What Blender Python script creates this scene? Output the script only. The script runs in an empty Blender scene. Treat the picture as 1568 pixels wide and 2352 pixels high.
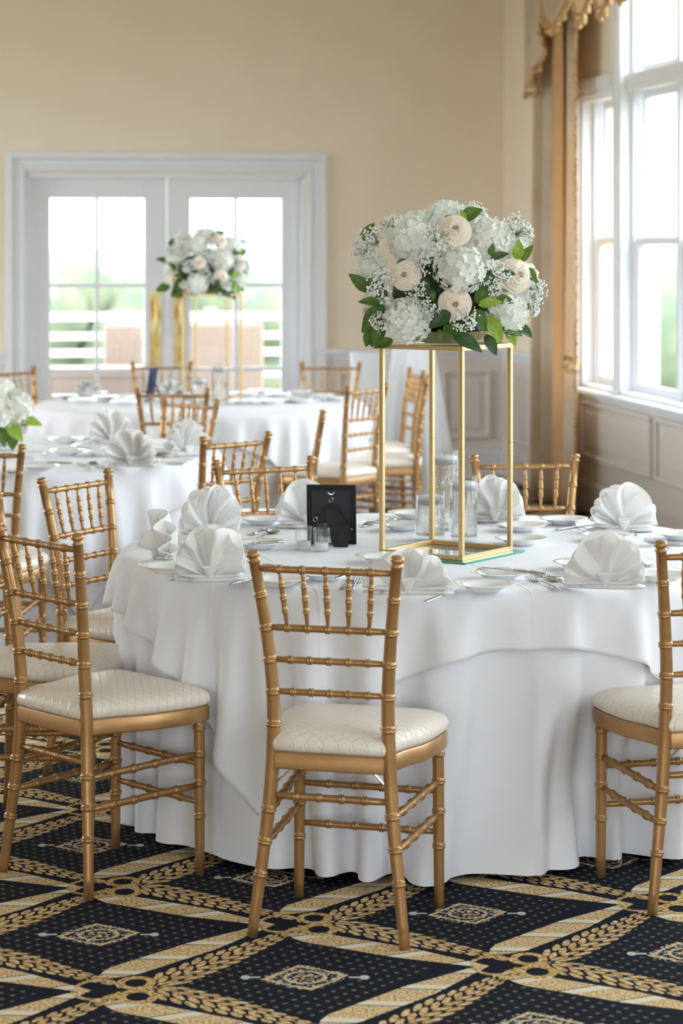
import bpy, bmesh, math, random
import numpy as np
from mathutils import Vector, Matrix
random.seed(7)
rng = np.random.RandomState(11)
PI = math.pi
scene = bpy.context.scene
# ------------------------------------------------------------------ camera, world, light, exposure
F, CX, HY, H = 5500.0, 784.0, 552.0, 1.675     # focal length and horizon of the 1568x2352 frame, eye height
cam_d = bpy.data.cameras.new('camera'); cam = bpy.data.objects.new('camera', cam_d)
scene.collection.objects.link(cam); scene.camera = cam
cam.location = (0, 0, H); cam.rotation_euler = (PI/2, 0, 0)
cam_d.sensor_fit = 'VERTICAL'; cam_d.sensor_height = 36; cam_d.sensor_width = 24
cam_d.lens = F/2352*36; cam_d.shift_y = (HY-1176)/2352
cam_d.clip_end = 2000; cam_d.clip_start = 0.1
cam_d.dof.use_dof = True; cam_d.dof.focus_distance = 6.5; cam_d.dof.aperture_fstop = 4.2

world = bpy.data.worlds.new('world'); scene.world = world; world.use_nodes = True
bg = world.node_tree.nodes['Background']
bg.inputs[0].default_value = (0.84, 0.92, 1.0, 1); bg.inputs[1].default_value = 1.6
scene.view_settings.view_transform = 'Standard'; scene.view_settings.look = 'None'
scene.view_settings.gamma = 1; scene.view_settings.use_curve_mapping = False
scene.view_settings.exposure = 2.55
scene.cycles.use_denoising = True
scene.cycles.max_bounces = 20; scene.cycles.diffuse_bounces = 5; scene.cycles.glossy_bounces = 3
scene.cycles.transmission_bounces = 20; scene.cycles.transparent_max_bounces = 24
scene.cycles.sample_clamp_indirect = 4.0
scene.cycles.caustics_reflective = False; scene.cycles.caustics_refractive = False

# ------------------------------------------------------------------ helpers
C = scene.collection
def at(px, py, z=0.0):                         # photo pixel -> point on the horizontal plane z
    d = F*(H-z)/(py-HY); return Vector(((px-CX)*d/F, d, z))
def srgb(r, g, b):
    f = lambda c: (c/255/12.92) if c/255 <= 0.04045 else ((c/255+0.055)/1.055)**2.4
    return (f(r), f(g), f(b), 1)
def mesh_from(name, verts, faces, smooth=True):
    me = bpy.data.meshes.new(name); me.from_pydata([tuple(v) for v in verts], [], [tuple(f) for f in faces])
    me.update()
    if smooth: me.polygons.foreach_set('use_smooth', [True]*len(me.polygons))
    return me
class MB:                                       # mesh builder
    def __init__(s): s.v = []; s.f = []
    def add(s, v, f):
        o = len(s.v); s.v += [tuple(p) for p in v]; s.f += [tuple(i+o for i in q) for q in f]; return s
    def box(s, x0, x1, y0, y1, z0, z1, M=None):
        v = [Vector(p) for p in ((x0,y0,z0),(x1,y0,z0),(x1,y1,z0),(x0,y1,z0),(x0,y0,z1),(x1,y0,z1),(x1,y1,z1),(x0,y1,z1))]
        if M: v = [M @ p for p in v]
        return s.add(v, [(3,2,1,0),(4,5,6,7),(0,1,5,4),(1,2,6,5),(2,3,7,6),(3,0,4,7)])
    def tube(s, pts, rad, seg=12, caps=True, flat=1.0):
        pts = [Vector(p) for p in pts]; n = len(pts); v = []; f = []
        up = None
        for i, p in enumerate(pts):
            t = (pts[min(i+1,n-1)]-pts[max(i-1,0)])
            t = t.normalized() if t.length > 1e-9 else Vector((0,0,1))
            if up is None:
                up = Vector((0,1,0)) if abs(t.y) < .9 else Vector((1,0,0))
            a = (up - t*up.dot(t)).normalized(); up = a; b = t.cross(a)
            r = rad[i] if hasattr(rad, '__len__') else rad
            for k in range(seg):
                an = 2*PI*k/seg; v.append(p + a*(r*math.cos(an)*flat) + b*(r*math.sin(an)))
        for i in range(n-1):
            for k in range(seg):
                k2 = (k+1) % seg; f.append((i*seg+k, i*seg+k2, (i+1)*seg+k2, (i+1)*seg+k))
        if caps: f.append(tuple(range(seg-1,-1,-1))); f.append(tuple((n-1)*seg+k for k in range(seg)))
        return s.add(v, f)
    def lathe(s, prof, seg=32, c=(0,0,0), close=False):
        v = []; f = []; n = len(prof)
        for r, z in prof:
            for k in range(seg):
                a = 2*PI*k/seg; v.append((c[0]+r*math.cos(a), c[1]+r*math.sin(a), c[2]+z))
        for i in range(n-1 + (1 if close else 0)):
            j = (i+1) % n
            for k in range(seg):
                k2 = (k+1) % seg; f.append((i*seg+k, i*seg+k2, j*seg+k2, j*seg+k))
        return s.add(v, f)
    def loft(s, rings, caps=True):
        n = len(rings[0]); v = [p for r in rings for p in r]; f = []
        for i in range(len(rings)-1):
            for k in range(n):
                k2 = (k+1) % n; f.append((i*n+k, i*n+k2, (i+1)*n+k2, (i+1)*n+k))
        if caps: f.append(tuple(range(n-1,-1,-1))); f.append(tuple((len(rings)-1)*n+k for k in range(n)))
        return s.add(v, f)
    def grid(s, P, closed=False):               # P[i][j]
        ni, nj = len(P), len(P[0]); v = [p for r in P for p in r]; f = []
        for i in range(ni-1):
            for j in range(nj-1 + (1 if closed else 0)):
                j2 = (j+1) % nj; f.append((i*nj+j, i*nj+j2, (i+1)*nj+j2, (i+1)*nj+j))
        return s.add(v, f)
    def mesh(s, name, smooth=True): return mesh_from(name, s.v, s.f, smooth)
def obj(name, me, mat=None, parent=None, label=None, bevel=0, auto=None, M=None):
    if isinstance(me, MB): me = me.mesh(name, smooth=auto is not None)
    o = bpy.data.objects.new(name, me); C.objects.link(o)
    if mat and not me.materials: me.materials.append(mat)
    if parent: o.parent = parent
    if label: o['label'] = label
    if M is not None: o.matrix_local = M
    if bevel:
        b = o.modifiers.new('bevel', 'BEVEL'); b.width = bevel; b.segments = 2; b.limit_method = 'ANGLE'
    if auto and auto < 3:
        ca = math.cos(auto)
        bm = bmesh.new(); bm.from_mesh(me)
        for e in bm.edges:
            if len(e.link_faces) == 2 and e.link_faces[0].normal.dot(e.link_faces[1].normal) < ca: e.smooth = False
        bm.to_mesh(me); bm.free()
    return o
S_ = 0.7
def tag(o, label, cat, group=None):
    o['label'] = label; o['category'] = cat
    if group: o['group'] = group
    return o
def thing(name, label, cat, loc=(0,0,0), rz=0, group=None):
    o = bpy.data.objects.new(name, None); C.objects.link(o); o.empty_display_size = .1
    o.location = loc; o.rotation_euler = (0,0,rz); return tag(o, label, cat, group)
def kids(root): return [o for o in bpy.data.objects if o.parent == root]
def dup(root, loc, rz, label, group=None, name=None, scale=None):
    r = root.copy(); C.objects.link(r); r.location = loc; r.rotation_euler = (0,0,rz); r['label'] = label
    if group: r['group'] = group
    if scale: r.scale = (scale,)*3
    for ch in root.children:
        c = ch.copy(); C.objects.link(c); c.parent = r
        for g in ch.children:
            d = g.copy(); C.objects.link(d); d.parent = c
    return r
def struct(name, mb, mat, M=None, bevel=0, parent=None):
    o = obj(name, mb, mat, bevel=bevel, parent=parent)
    if M is not None and parent is None: o.matrix_world = M
    o['kind'] = 'structure'
    return o
# ------------------------------------------------------------------ materials
def mat(name, col, rough=.5, metal=0, spec=.5, sheen=0, trans=0, ior=1.45, coat=0, sub=0):
    m = bpy.data.materials.new(name); m.use_nodes = True; b = m.node_tree.nodes['Principled BSDF']
    b.inputs['Base Color'].default_value = col if len(col) == 4 else (*col, 1)
    b.inputs['Roughness'].default_value = rough; b.inputs['Metallic'].default_value = metal
    b.inputs['Specular IOR Level'].default_value = spec
    b.inputs['Sheen Weight'].default_value = sheen
    b.inputs['Transmission Weight'].default_value = trans; b.inputs['IOR'].default_value = ior
    b.inputs['Coat Weight'].default_value = coat
    return m
def nd(m, t, **k):
    n = m.node_tree.nodes.new(t)
    for a, v in k.items(): setattr(n, a, v)
    return n
def lk(m, a, b): m.node_tree.links.new(a, b)
def bsdf(m): return m.node_tree.nodes['Principled BSDF']
def vary(m, c1, c2, scale=5, detail=3, bump=0, bscale=None, rough=None):
    """noise-mixed colour and noise bump in object space"""
    tc = nd(m, 'ShaderNodeTexCoord'); n = nd(m, 'ShaderNodeTexNoise'); n.inputs['Scale'].default_value = scale
    n.inputs['Detail'].default_value = detail; lk(m, tc.outputs['Object'], n.inputs['Vector'])
    r = nd(m, 'ShaderNodeMix', data_type='RGBA'); r.inputs['A'].default_value = c1; r.inputs['B'].default_value = c2
    mr = nd(m, 'ShaderNodeMapRange'); mr.inputs['From Min'].default_value = .35; mr.inputs['From Max'].default_value = .65
    lk(m, n.outputs['Fac'], mr.inputs['Value']); lk(m, mr.outputs['Result'], r.inputs['Factor'])
    lk(m, r.outputs['Result'], bsdf(m).inputs['Base Color'])
    if bump:
        n2 = nd(m, 'ShaderNodeTexNoise'); n2.inputs['Scale'].default_value = bscale or scale*10; n2.inputs['Detail'].default_value = 2
        lk(m, tc.outputs['Object'], n2.inputs['Vector'])
        b = nd(m, 'ShaderNodeBump'); b.inputs['Strength'].default_value = bump; b.inputs['Distance'].default_value = .002
        lk(m, n2.outputs['Fac'], b.inputs['Height']); lk(m, b.outputs['Normal'], bsdf(m).inputs['Normal'])
    return m
def translucent(m, col, fac):
    t = nd(m, 'ShaderNodeBsdfTranslucent'); t.inputs[0].default_value = col
    mx = nd(m, 'ShaderNodeMixShader'); mx.inputs[0].default_value = fac
    out = m.node_tree.nodes['Material Output']
    lk(m, bsdf(m).outputs[0], mx.inputs[1]); lk(m, t.outputs[0], mx.inputs[2]); lk(m, mx.outputs[0], out.inputs['Surface'])
    return m
M_wall = vary(mat('wall_paint', srgb(238,223,202), .85), srgb(236,221,199), srgb(239,225,204), 1.5, bump=.05, bscale=200)
M_white = mat('white_paint', srgb(229,230,234), .45)
M_wains = mat('wainscot_paint', srgb(224,216,209), .5)
M_ceil = mat('ceiling_paint', srgb(240,238,232), .9)
M_gold = vary(mat('gold_paint', srgb(180,138,92), .34, .55), srgb(175,134,87), srgb(187,146,98), 14, bump=.05, bscale=300)
M_goldworn = M_gold
M_cush = mat('ivory_vinyl', srgb(240,229,215), .30)
M_cloth = vary(mat('white_linen', srgb(238,238,243), .8, sheen=.15), srgb(237,237,243), srgb(240,240,245), 3, bump=.12, bscale=700)
M_over = vary(mat('overlay_linen', srgb(238,238,243), .75, sheen=.15), srgb(238,238,243), srgb(241,241,246), 3, bump=.12, bscale=700)
M_nap = translucent(vary(mat('napkin_cotton', srgb(252,251,250), .8, sheen=.2), srgb(251,250,249), srgb(254,253,252), 20, bump=.1, bscale=900), srgb(254,251,247), .32)
M_china = mat('white_china', srgb(248,248,247), .12, coat=.4)
M_steel = mat('stainless_steel', srgb(200,198,196), .16, 1.0)
M_brass = mat('brushed_gold', srgb(208,180,128), .36, .8)
def clear(name, tint, ior, fac):                # see-through material that lets light in: fresnel gloss over transparency / refraction
    m = bpy.data.materials.new(name); m.use_nodes = True; n = m.node_tree; n.nodes.remove(n.nodes['Principled BSDF'])
    t = n.nodes.new('ShaderNodeBsdfTransparent'); t.inputs[0].default_value = tint
    r = n.nodes.new('ShaderNodeBsdfRefraction'); r.inputs['IOR'].default_value = ior; r.inputs['Roughness'].default_value = 0
    g = n.nodes.new('ShaderNodeBsdfGlossy'); g.inputs['Roughness'].default_value = .02
    lw = n.nodes.new('ShaderNodeLayerWeight'); lw.inputs['Blend'].default_value = .5; pw = n.nodes.new('ShaderNodeMath'); pw.operation = 'POWER'; pw.inputs[1].default_value = 3.5
    f = n.nodes.new('ShaderNodeMath'); f.operation = 'MULTIPLY_ADD'; f.inputs[1].default_value = .20; f.inputs[2].default_value = .04
    n.links.new(lw.outputs['Facing'], pw.inputs[0]); n.links.new(pw.outputs[0], f.inputs[0])
    a = n.nodes.new('ShaderNodeMixShader'); a.inputs[0].default_value = fac; b = n.nodes.new('ShaderNodeMixShader')
    n.links.new(t.outputs[0], a.inputs[1]); n.links.new(r.outputs[0], a.inputs[2]); n.links.new(f.outputs[0], b.inputs[0])
    n.links.new(a.outputs[0], b.inputs[1]); n.links.new(g.outputs[0], b.inputs[2]); n.links.new(b.outputs[0], n.nodes['Material Output'].inputs[0]); return m
M_glass = clear('clear_glass', (.985,.99,.99,1), 1.45, .06)
M_teal = mat('green_tinted_glass', srgb(70,200,180), .05, trans=.35, ior=1.45)
M_plateglass = mat('glass_plate', srgb(205,232,228), .04, trans=.75, ior=1.45)
M_water = clear('water', (.99,.99,.99,1), 1.33, .45)
M_wax = translucent(mat('white_wax', srgb(253,253,253), .5), srgb(253,253,253), .3)
M_black = vary(mat('black_card', srgb(28,28,32), .55), srgb(24,24,28), srgb(40,40,46), 25)
M_blackm = mat('black_metal', srgb(22,22,24), .4, .3)
M_navy = mat('navy_ribbon', srgb(40,50,80), .5)
M_leaf = vary(mat('leaf_green', srgb(70,105,45), .4), srgb(52,86,36), srgb(88,122,48), 12)
M_leafl = vary(mat('lime_leaf', srgb(150,180,60), .4), srgb(130,165,50), srgb(170,195,80), 12)
M_leafd = vary(mat('dark_leaf', srgb(40,66,44), .4), srgb(34,58,42), srgb(58,84,58), 12)
for m_ in (M_leaf, M_leafl, M_leafd): translucent(m_, srgb(150,180,60), .15)
M_petal = translucent(vary(mat('hydrangea_petal', srgb(244,244,236), .6), srgb(246,247,236), srgb(254,254,252), 25), srgb(252,252,240), .2)
M_rose = translucent(vary(mat('cream_rose', srgb(250,240,226), .55), srgb(254,240,220), srgb(255,246,234), 25), srgb(255,232,205), .2)
M_gyp = mat('gypsophila', srgb(246,246,244), .6)
M_stem = mat('stem_green', srgb(120,140,80), .6)
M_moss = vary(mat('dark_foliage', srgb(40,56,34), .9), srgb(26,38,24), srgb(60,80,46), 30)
M_curt = translucent(vary(mat('curtain_silk', srgb(214,198,170), .5, sheen=.3), srgb(206,188,158), srgb(222,207,182), 4, bump=.08, bscale=150), srgb(240,205,150), .3)
M_backlit = translucent(mat('amber_backlight', srgb(224,182,130), .6), srgb(236,198,142), .35)  # amber of daylight through the silk, put into the colour
M_fringe = vary(mat('gold_fringe', srgb(196,150,92), .6), srgb(170,120,66), srgb(226,190,140), 40)
M_spandex = mat('white_stretch_cloth', srgb(226,228,232), .75)
M_pushplate = vary(mat('polished_brass', srgb(232,210,140), .28, .6), srgb(240,228,176), srgb(204,168,86), 9)
M_wicker = mat('taupe_wicker', srgb(158,142,134), .8)
M_sofac = mat('cream_cushion', srgb(225,205,190), .85)
M_deck = mat('deck', srgb(170,165,160), .8)
M_hillf = mat('far_hill', srgb(128,146,158), 1)  # distance haze put into the hill colour as a bluish grey
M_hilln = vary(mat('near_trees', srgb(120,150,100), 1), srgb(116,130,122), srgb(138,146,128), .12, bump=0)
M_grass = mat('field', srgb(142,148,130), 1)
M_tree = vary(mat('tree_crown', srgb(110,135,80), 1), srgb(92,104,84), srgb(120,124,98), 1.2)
M_bark = mat('bark', srgb(95,80,65), .9)
M_rail = mat('railing_white', srgb(240,240,240), .6)
# quilted cushion relief
def quilt(m):
    tc = nd(m, 'ShaderNodeTexCoord'); sep = nd(m, 'ShaderNodeSeparateXYZ'); lk(m, tc.outputs['Object'], sep.inputs[0])
    def mt(op, a, b=None):
        n = nd(m, 'ShaderNodeMath', operation=op)
        for i, q in enumerate((a, b)):
            if q is None: continue
            if hasattr(q, 'links'): lk(m, q, n.inputs[i])
            else: n.inputs[i].default_value = q
        return n.outputs[0]
    x, y = sep.outputs[0], sep.outputs[1]; res = None
    for sgn in (1, -1):
        k = mt('ADD', mt('MULTIPLY', x, 27.), mt('MULTIPLY', y, 38.*sgn))
        g = mt('ABSOLUTE', mt('SUBTRACT', mt('FRACT', k), .5))
        g = mt('MINIMUM', mt('MULTIPLY', g, 12.), 1.)
        res = g if res is None else mt('MINIMUM', res, g)
    b = nd(m, 'ShaderNodeBump'); b.inputs['Strength'].default_value = .6; b.inputs['Distance'].default_value = .0018
    lk(m, res, b.inputs['Height']); lk(m, b.outputs['Normal'], bsdf(m).inputs['Normal'])
quilt(M_cush)
def creases(m, ang):                            # ironed fold lines of the square overlay, as slight relief
    tc = nd(m, 'ShaderNodeTexCoord'); mp = nd(m, 'ShaderNodeMapping'); mp.inputs['Rotation'].default_value = (0, 0, -ang); mp.vector_type = 'POINT'
    lk(m, tc.outputs['Object'], mp.inputs['Vector']); sep = nd(m, 'ShaderNodeSeparateXYZ'); lk(m, mp.outputs[0], sep.inputs[0]); res = None
    for ax in (0, 1):
        for off in (0, .53, -.53):
            a = nd(m, 'ShaderNodeMath', operation='ADD'); lk(m, sep.outputs[ax], a.inputs[0]); a.inputs[1].default_value = off
            b = nd(m, 'ShaderNodeMath', operation='ABSOLUTE'); lk(m, a.outputs[0], b.inputs[0])
            c = nd(m, 'ShaderNodeMapRange'); c.inputs['From Max'].default_value = .007; lk(m, b.outputs[0], c.inputs['Value'])
            if res is None: res = c.outputs['Result']
            else: k = nd(m, 'ShaderNodeMath', operation='MINIMUM'); lk(m, res, k.inputs[0]); lk(m, c.outputs['Result'], k.inputs[1]); res = k.outputs[0]
    b = nd(m, 'ShaderNodeBump'); b.inputs['Strength'].default_value = .5; b.inputs['Distance'].default_value = .003; b.invert = True
    old = bsdf(m).inputs['Normal'].links[0].from_socket; lk(m, old, b.inputs['Normal']); lk(m, res, b.inputs['Height']); lk(m, b.outputs['Normal'], bsdf(m).inputs['Normal'])
creases(M_over, math.radians(-90-31-45))

# carpet: woven lattice of gold bars, leaf garlands, ring knots and medallions, in floor metres
def carpet():
    m = mat('woven_carpet', (0,0,0,1), .95, spec=.15); nt = m.node_tree
    class E:
        def __init__(s, q): s.q = q
        @staticmethod
        def op(o, *a):
            n = nt.nodes.new('ShaderNodeMath'); n.operation = o
            for i, q in enumerate(a):
                q = q.q if isinstance(q, E) else q
                if hasattr(q, 'links'): nt.links.new(q, n.inputs[i])
                else: n.inputs[i].default_value = float(q)
            return E(n.outputs[0])
        def __add__(s, o): return E.op('ADD', s, o)
        __radd__ = __add__
        def __sub__(s, o): return E.op('SUBTRACT', s, o)
        def __rsub__(s, o): return E.op('SUBTRACT', o, s)
        def __mul__(s, o): return E.op('MULTIPLY', s, o)
        __rmul__ = __mul__
        def __truediv__(s, o): return E.op('DIVIDE', s, o)
        def __neg__(s): return E.op('MULTIPLY', s, -1.)
    ab = lambda a: E.op('ABSOLUTE', a); fr = lambda a: E.op('FRACT', a)
    mn = lambda a, b: E.op('MINIMUM', a, b); mx = lambda a, b: E.op('MAXIMUM', a, b)
    lt = lambda a, b: E.op('LESS_THAN', a, b); gt = lambda a, b: E.op('GREATER_THAN', a, b)
    sq = lambda a: E.op('SQRT', mx(a, 0.)); 
    cl = lambda a: mn(mx(a, 0.), 1.)
    ln = lambda x, y: sq(x*x + y*y)
    tc = nt.nodes.new('ShaderNodeTexCoord'); sp = nt.nodes.new('ShaderNodeSeparateXYZ')
    nt.links.new(tc.outputs['Object'], sp.inputs[0]); X, Y = E(sp.outputs[0]), E(sp.outputs[1])
    def noise(sc, det=2):
        n = nt.nodes.new('ShaderNodeTexNoise'); n.inputs['Scale'].default_value = sc; n.inputs['Detail'].default_value = det
        nt.links.new(tc.outputs['Object'], n.inputs['Vector']); return E(n.outputs['Fac'])
    nz = noise(90., 2); nf = noise(420., 1); nb = noise(30., 1)
    wob = (nz-.5)*.008
    X = X + wob; Y = Y + (nf-.5)*.006
    # lattice vectors u=(.503,-.336), v=(.396,.517), medallion origin (-.083,5.44)
    ux, uy, vx, vy = .503, -.336, .396, .517; D = ux*vy - uy*vx; x0, y0 = -.083, 5.442
    xx, yy = X-x0, Y-y0
    a = (xx*vy - yy*vx)*(1/D); b = (yy*ux - xx*uy)*(1/D)
    LU, LV = .605, .651
    da = fr(a) - .5; db = fr(b) - .5          # nearest ring lattice line (at a,b = n+.5) -> 0
    sa = fr(a+.5); sb = fr(b+.5)               # run along a side, 0 at one knot, 1 at the next
    wa, wb = da*LU, db*LV
    def bar(s, w):
        c = .026 + .040*(1.-s); h = .043*sq(cl((s-.10)*9.))*(1.-.8*cl((s-.60)*2.6))
        wp = w - c
        ins = lt(ab(wp), h)*gt(s, .10)*lt(s, .97)
        k = fr(s*4.3 + wp*4. + .35)
        block = lt(k, .26); line = lt(mn(k, 1.-k), .018)
        return ins, block, cl(line)
    def garland(s, w):
        c = .048 + .026*(1.-s); wp = w - c; aw = ab(wp)
        h = .050*sq(cl((s-.10)*7.))*(1.-.72*cl((s-.5)*2.1))
        row = aw/(h*.5+.0001); q = fr(row)*2.-1.; k = s*14. - aw*30. + .45*gt(row, 1.) + .22*gt(wp, 0.); f = ab(fr(k)-.5)
        lim = .40*sq(1.-q*q)*lt(row, 2.)
        return lt(f, lim)*gt(s, .10)*lt(s, .985)
    # which half cell: run along u -> offset wb ; run along v -> offset wa
    bu, blku, lnu = bar(sa, -wb); bv, blkv, lnv = bar(sb, -wa)
    gu = garland(sa, wb); gv = garland(sb, wa)
    bars = mx(bu, bv); block = mx(bu*blku, bv*blkv); line = mx(bu*lnu, bv*lnv); gar = mx(gu, gv)
    # offset from knot in floor metres
    kx = da*ux + db*vx; ky = da*uy + db*vy
    def ring(cx, cy, ry, w0, w1):
        r = ln(kx-cx, (ky-cy)*(.045/ry)); return gt(r, w0)*lt(r, w1)
    rings = mx(mx(ring(-.014, .0, .060, .046, .057)*gt(ab(ky), .014), ring(.070, .050, .050, .026, .044)), ring(.082, -.048, .052, .026, .046))
    ringbig = ring(-.012, .0, .058, .037, .048)
    # medallion
    ma = fr(a+.5)-.5; mb = fr(b+.5)-.5; mU, mV = ma*LU, mb*LV
    mx_, my_ = ma*ux + mb*vx, ma*uy + mb*vy
    dm = mx(ab(mU), ab(mV)); rm = ln(mU, mV)
    med_gold = gt(dm, .058)*lt(dm, .070)*gt(rm, .064)
    med_gold2 = gt(rm, .040)*lt(rm, .049)
    lace = lt(rm, .090)*gt(nz + nf*.25, .68)*lt(dm, .080)
    inner = lt(rm, .026)*gt(nz, .5)
    arm = lt(ab(my_), .0055)*lt(ab(mx_), .135)*gt(ab(mx_), .10) ; tip = lt(ln(ab(mx_)-.135, my_*.7), .011)
    med = cl(med_gold + med_gold2 + inner)
    # dots
    dx = fr(xx*27. ) - .5; 
    P = fr(a*LU*31.) - .5; Q = fr(b*LV*31.) - .5
    dot = lt(ln(P, Q), .17)*gt(dm, .085)
    free = lt(mx(mx(bars, gar), rings), .5)
    edge = gt(mn(ab(wa), ab(wb)), .10)
    dot = dot*free*edge
    # colours
    def mixc(f, c1, c2):
        n = nt.nodes.new('ShaderNodeMix'); n.data_type = 'RGBA'
        nt.links.new(f.q, n.inputs['Factor'])
        for nm, c in (('A', c1), ('B', c2)):
            if hasattr(c, 'links'): nt.links.new(c, n.inputs[nm])
            else: n.inputs[nm].default_value = c
        return n.outputs['Result']
    navy = mixc(cl(nf), srgb(20,23,34), srgb(34,37,52))
    gold = mixc(cl((noise(140., 2)-.38)*5.), srgb(184,134,62), srgb(238,218,176))
    cream = mixc(cl(nf), srgb(232,220,196), srgb(240,232,214))
    leafc = mixc(cl((noise(75., 2)-.42)*5.), srgb(196,150,84), srgb(236,214,172))
    white = srgb(205,203,200)
    col = mixc(dot, navy, srgb(122,112,72))
    col = mixc(lace, col, white)
    col = mixc(med, col, gold)
    col = mixc(mx(arm, tip), col, white)
    col = mixc(gar, col, leafc)
    col = mixc(bars, col, gold)
    col = mixc(block, col, cream)
    col = mixc(line, col, srgb(40,34,34))
    col = mixc(rings, col, mixc(cl((nz-.4)*5.), srgb(176,128,52), srgb(232,205,150)))
    nt.links.new(col, bsdf(m).inputs['Base Color'])
    bp = nt.nodes.new('ShaderNodeBump'); bp.inputs['Strength'].default_value = .6; bp.inputs['Distance'].default_value = .003
    nt.links.new(nf.q, bp.inputs['Height']); nt.links.new(bp.outputs[0], bsdf(m).inputs['Normal'])
    return m
M_carpet = carpet()
# ------------------------------------------------------------------ the room (local frame: x out of the window wall, y away)
TH = math.radians(9.61); E0 = Vector((1.49, 15.0, 0)); RM = Matrix.Translation(E0) @ Matrix.Rotation(TH, 4, 'Z'); RI = RM.inverted()
def ray_local(px, axis, val):                   # where the ray through column px meets local plane x=val or y=val
    o = RI @ Vector((0,0,0)); d = (RI.to_3x3() @ Vector(((px-CX)/F, 1, 0)))
    k = (val - o[axis])/d[axis]; return o + d*k
def zat(py, p): return H - (py-HY)*(RM @ p).y/F
YF = 2.03; ZC = 3.9; YB = -17.0; XL = -9.5
dx0, dx1 = ray_local(60, 1, YF).x, ray_local(699, 1, YF).x
fl = MB(); fl.box(-12, 6, -4, 20, -.1, 0)
floor = struct('floor', fl, M_carpet)
# far wall with the door opening
ZD = 2.13
w = MB(); w.box(XL, dx0, YF, YF+.22, 0, ZC); w.box(dx1, .25, YF, YF+.22, 0, ZC); w.box(dx0, dx1, YF, YF+.22, ZD, ZC)
wall_far = struct('wall_far', w, M_wall, RM)
# window wall: openings (y0, y1, z0, z1)
ZS = .76
opens = [(-.777,-.04,ZS,2.555), (-3.7,-.88,ZS,3.62), (-8.9,-5.0,ZS,3.62), (-13.4,-10.6,ZS,3.62)]
w = MB(); cur = YF
for y0, y1, z0, z1 in opens:
    if cur - y1 > .2: w.box(0, .25, y1, cur, 0, ZC)
    w.box(0, .25, y0, y1, 0, z0); w.box(0, .25, y0, y1, z1+.1, ZC)
    cur = y0
w.box(0, .25, YB, cur, 0, ZC)
wall_right = struct('wall_right', w, M_wall, RM)
w = MB(); w.box(XL-.2, XL, YB, YF+.22, 0, .8); w.box(XL-.2, XL, YB, YF+.22, 3.5, ZC)
for a, b in ((.8, YF+.22), (YB, -4.2)): w.box(XL-.2, XL, a, b, .8, 3.5)  # gap between these piers: unseen opening added to light the far wall
struct('wall_left', w, M_wall, RM)
w = MB(); w.box(XL-.2, .25, YB-.2, YB, 0, .8); w.box(XL-.2, .25, YB-.2, YB, 2.7, ZC)
for a, b in ((XL-.2, -8.2), (-5.8, -4.6), (-2.2, .25)): w.box(a, b, YB-.2, YB, .8, 2.7)
struct('wall_back', w, M_wall, RM)
def portal(w_, h_, c, rot):                      # sampling portals in the window openings (they add no light of their own)
    l = bpy.data.lights.new('window_portal', 'AREA'); l.shape = 'RECTANGLE'; l.size = w_; l.size_y = h_; l.cycles.is_portal = True
    o = bpy.data.objects.new('window_portal', l); C.objects.link(o); o.matrix_world = RM @ Matrix.Translation(c) @ rot
for y0, y1, z0, z1 in opens: portal(z1-z0, y1-y0, ((.3, (y0+y1)/2, (z0+z1)/2)), Matrix.Rotation(PI/2, 4, 'Y'))
portal(2.7, 5.0, (XL-.25, -1.7, 2.15), Matrix.Rotation(-PI/2, 4, 'Y'));
portal(7.5, 1.9, (-5.2, YB-.25, 1.75), Matrix.Rotation(PI/2, 4, 'X'))
portal(2.0, 2.2, ((dx0+dx1)/2, YF+.3, 1.1), Matrix.Rotation(-PI/2, 4, 'X'))
w = MB(); w.box(XL-.2, .25, YB, YF+.22, ZC, ZC+.15); struct('ceiling', w, M_ceil, RM)
# wainscot, chair rail, baseboards
def wains(name, along, a0, a1, ztop, panels, face, pz):
    """along='x' on the far wall (face y), 'y' on the window wall (face x)"""
    mb = MB()
    def B(m, p0, p1, q0, q1, z0, z1):
        (m.box(p0, p1, face-q1, face-q0, z0, z1) if along == 'x' else m.box(face-q1, face-q0, p0, p1, z0, z1))
    B(mb, a0, a1, 0, .012, 0, ztop)
    o = struct(name, mb, M_wains, RM)
    for (p0, p1) in panels:
        m = MB(); t = .028
        z0, z1 = pz
        B(m, p0, p1, .010, .034, z0, z0+t); B(m, p0, p1, .010, .034, z1-t, z1)
        B(m, p0, p0+t, .010, .034, z0+t, z1-t); B(m, p1-t, p1, .010, .034, z0+t, z1-t)
        k = obj('panel_molding', m, M_wains, o, bevel=.008)
        m = MB(); B(m, p0+.07, p1-.07, .008, .020, z0+.07, z1-.07); obj('raised_panel', m, M_wains, o, bevel=.01)
    return o
cas0, cas1 = ray_local(12, 1, YF).x, ray_local(748, 1, YF).x
pr = [(cas1+.08, cas1+.75), (cas1+.83, cas1+1.18), (cas1+1.26, -.05)]
pr = [(a, b) for a, b in pr if b-a > .15]
wains('wainscot_far', 'x', cas1, 0, .88, pr, YF, (.27,.76))
wains('wainscot_far_left', 'x', XL, cas0, .88, [(cas0-.9*(k+1), cas0-.9*k-.08) for k in range(4)], YF, (.27,.76))
wains('wainscot_corner', 'y', -.04, YF, .88, [(1.05, 1.95), (.08, .97)], 0, (.27,.76))
wains('wainscot_window', 'y', YB, -.04, .745, [(-1.59,-.12), (-3.2,-1.68), (-4.8,-3.3), (-6.4,-4.9), (-8,-6.5), (-9.6,-8.1)], 0, (.335,.69))
def trimx(name, x0, x1, zs, d, mat_=M_white):
    m = MB()
    for z0, z1, dd in zs: m.box(x0, x1, YF-dd, YF, z0, z1)
    return struct(name, m, mat_, RM, bevel=.004)
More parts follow.
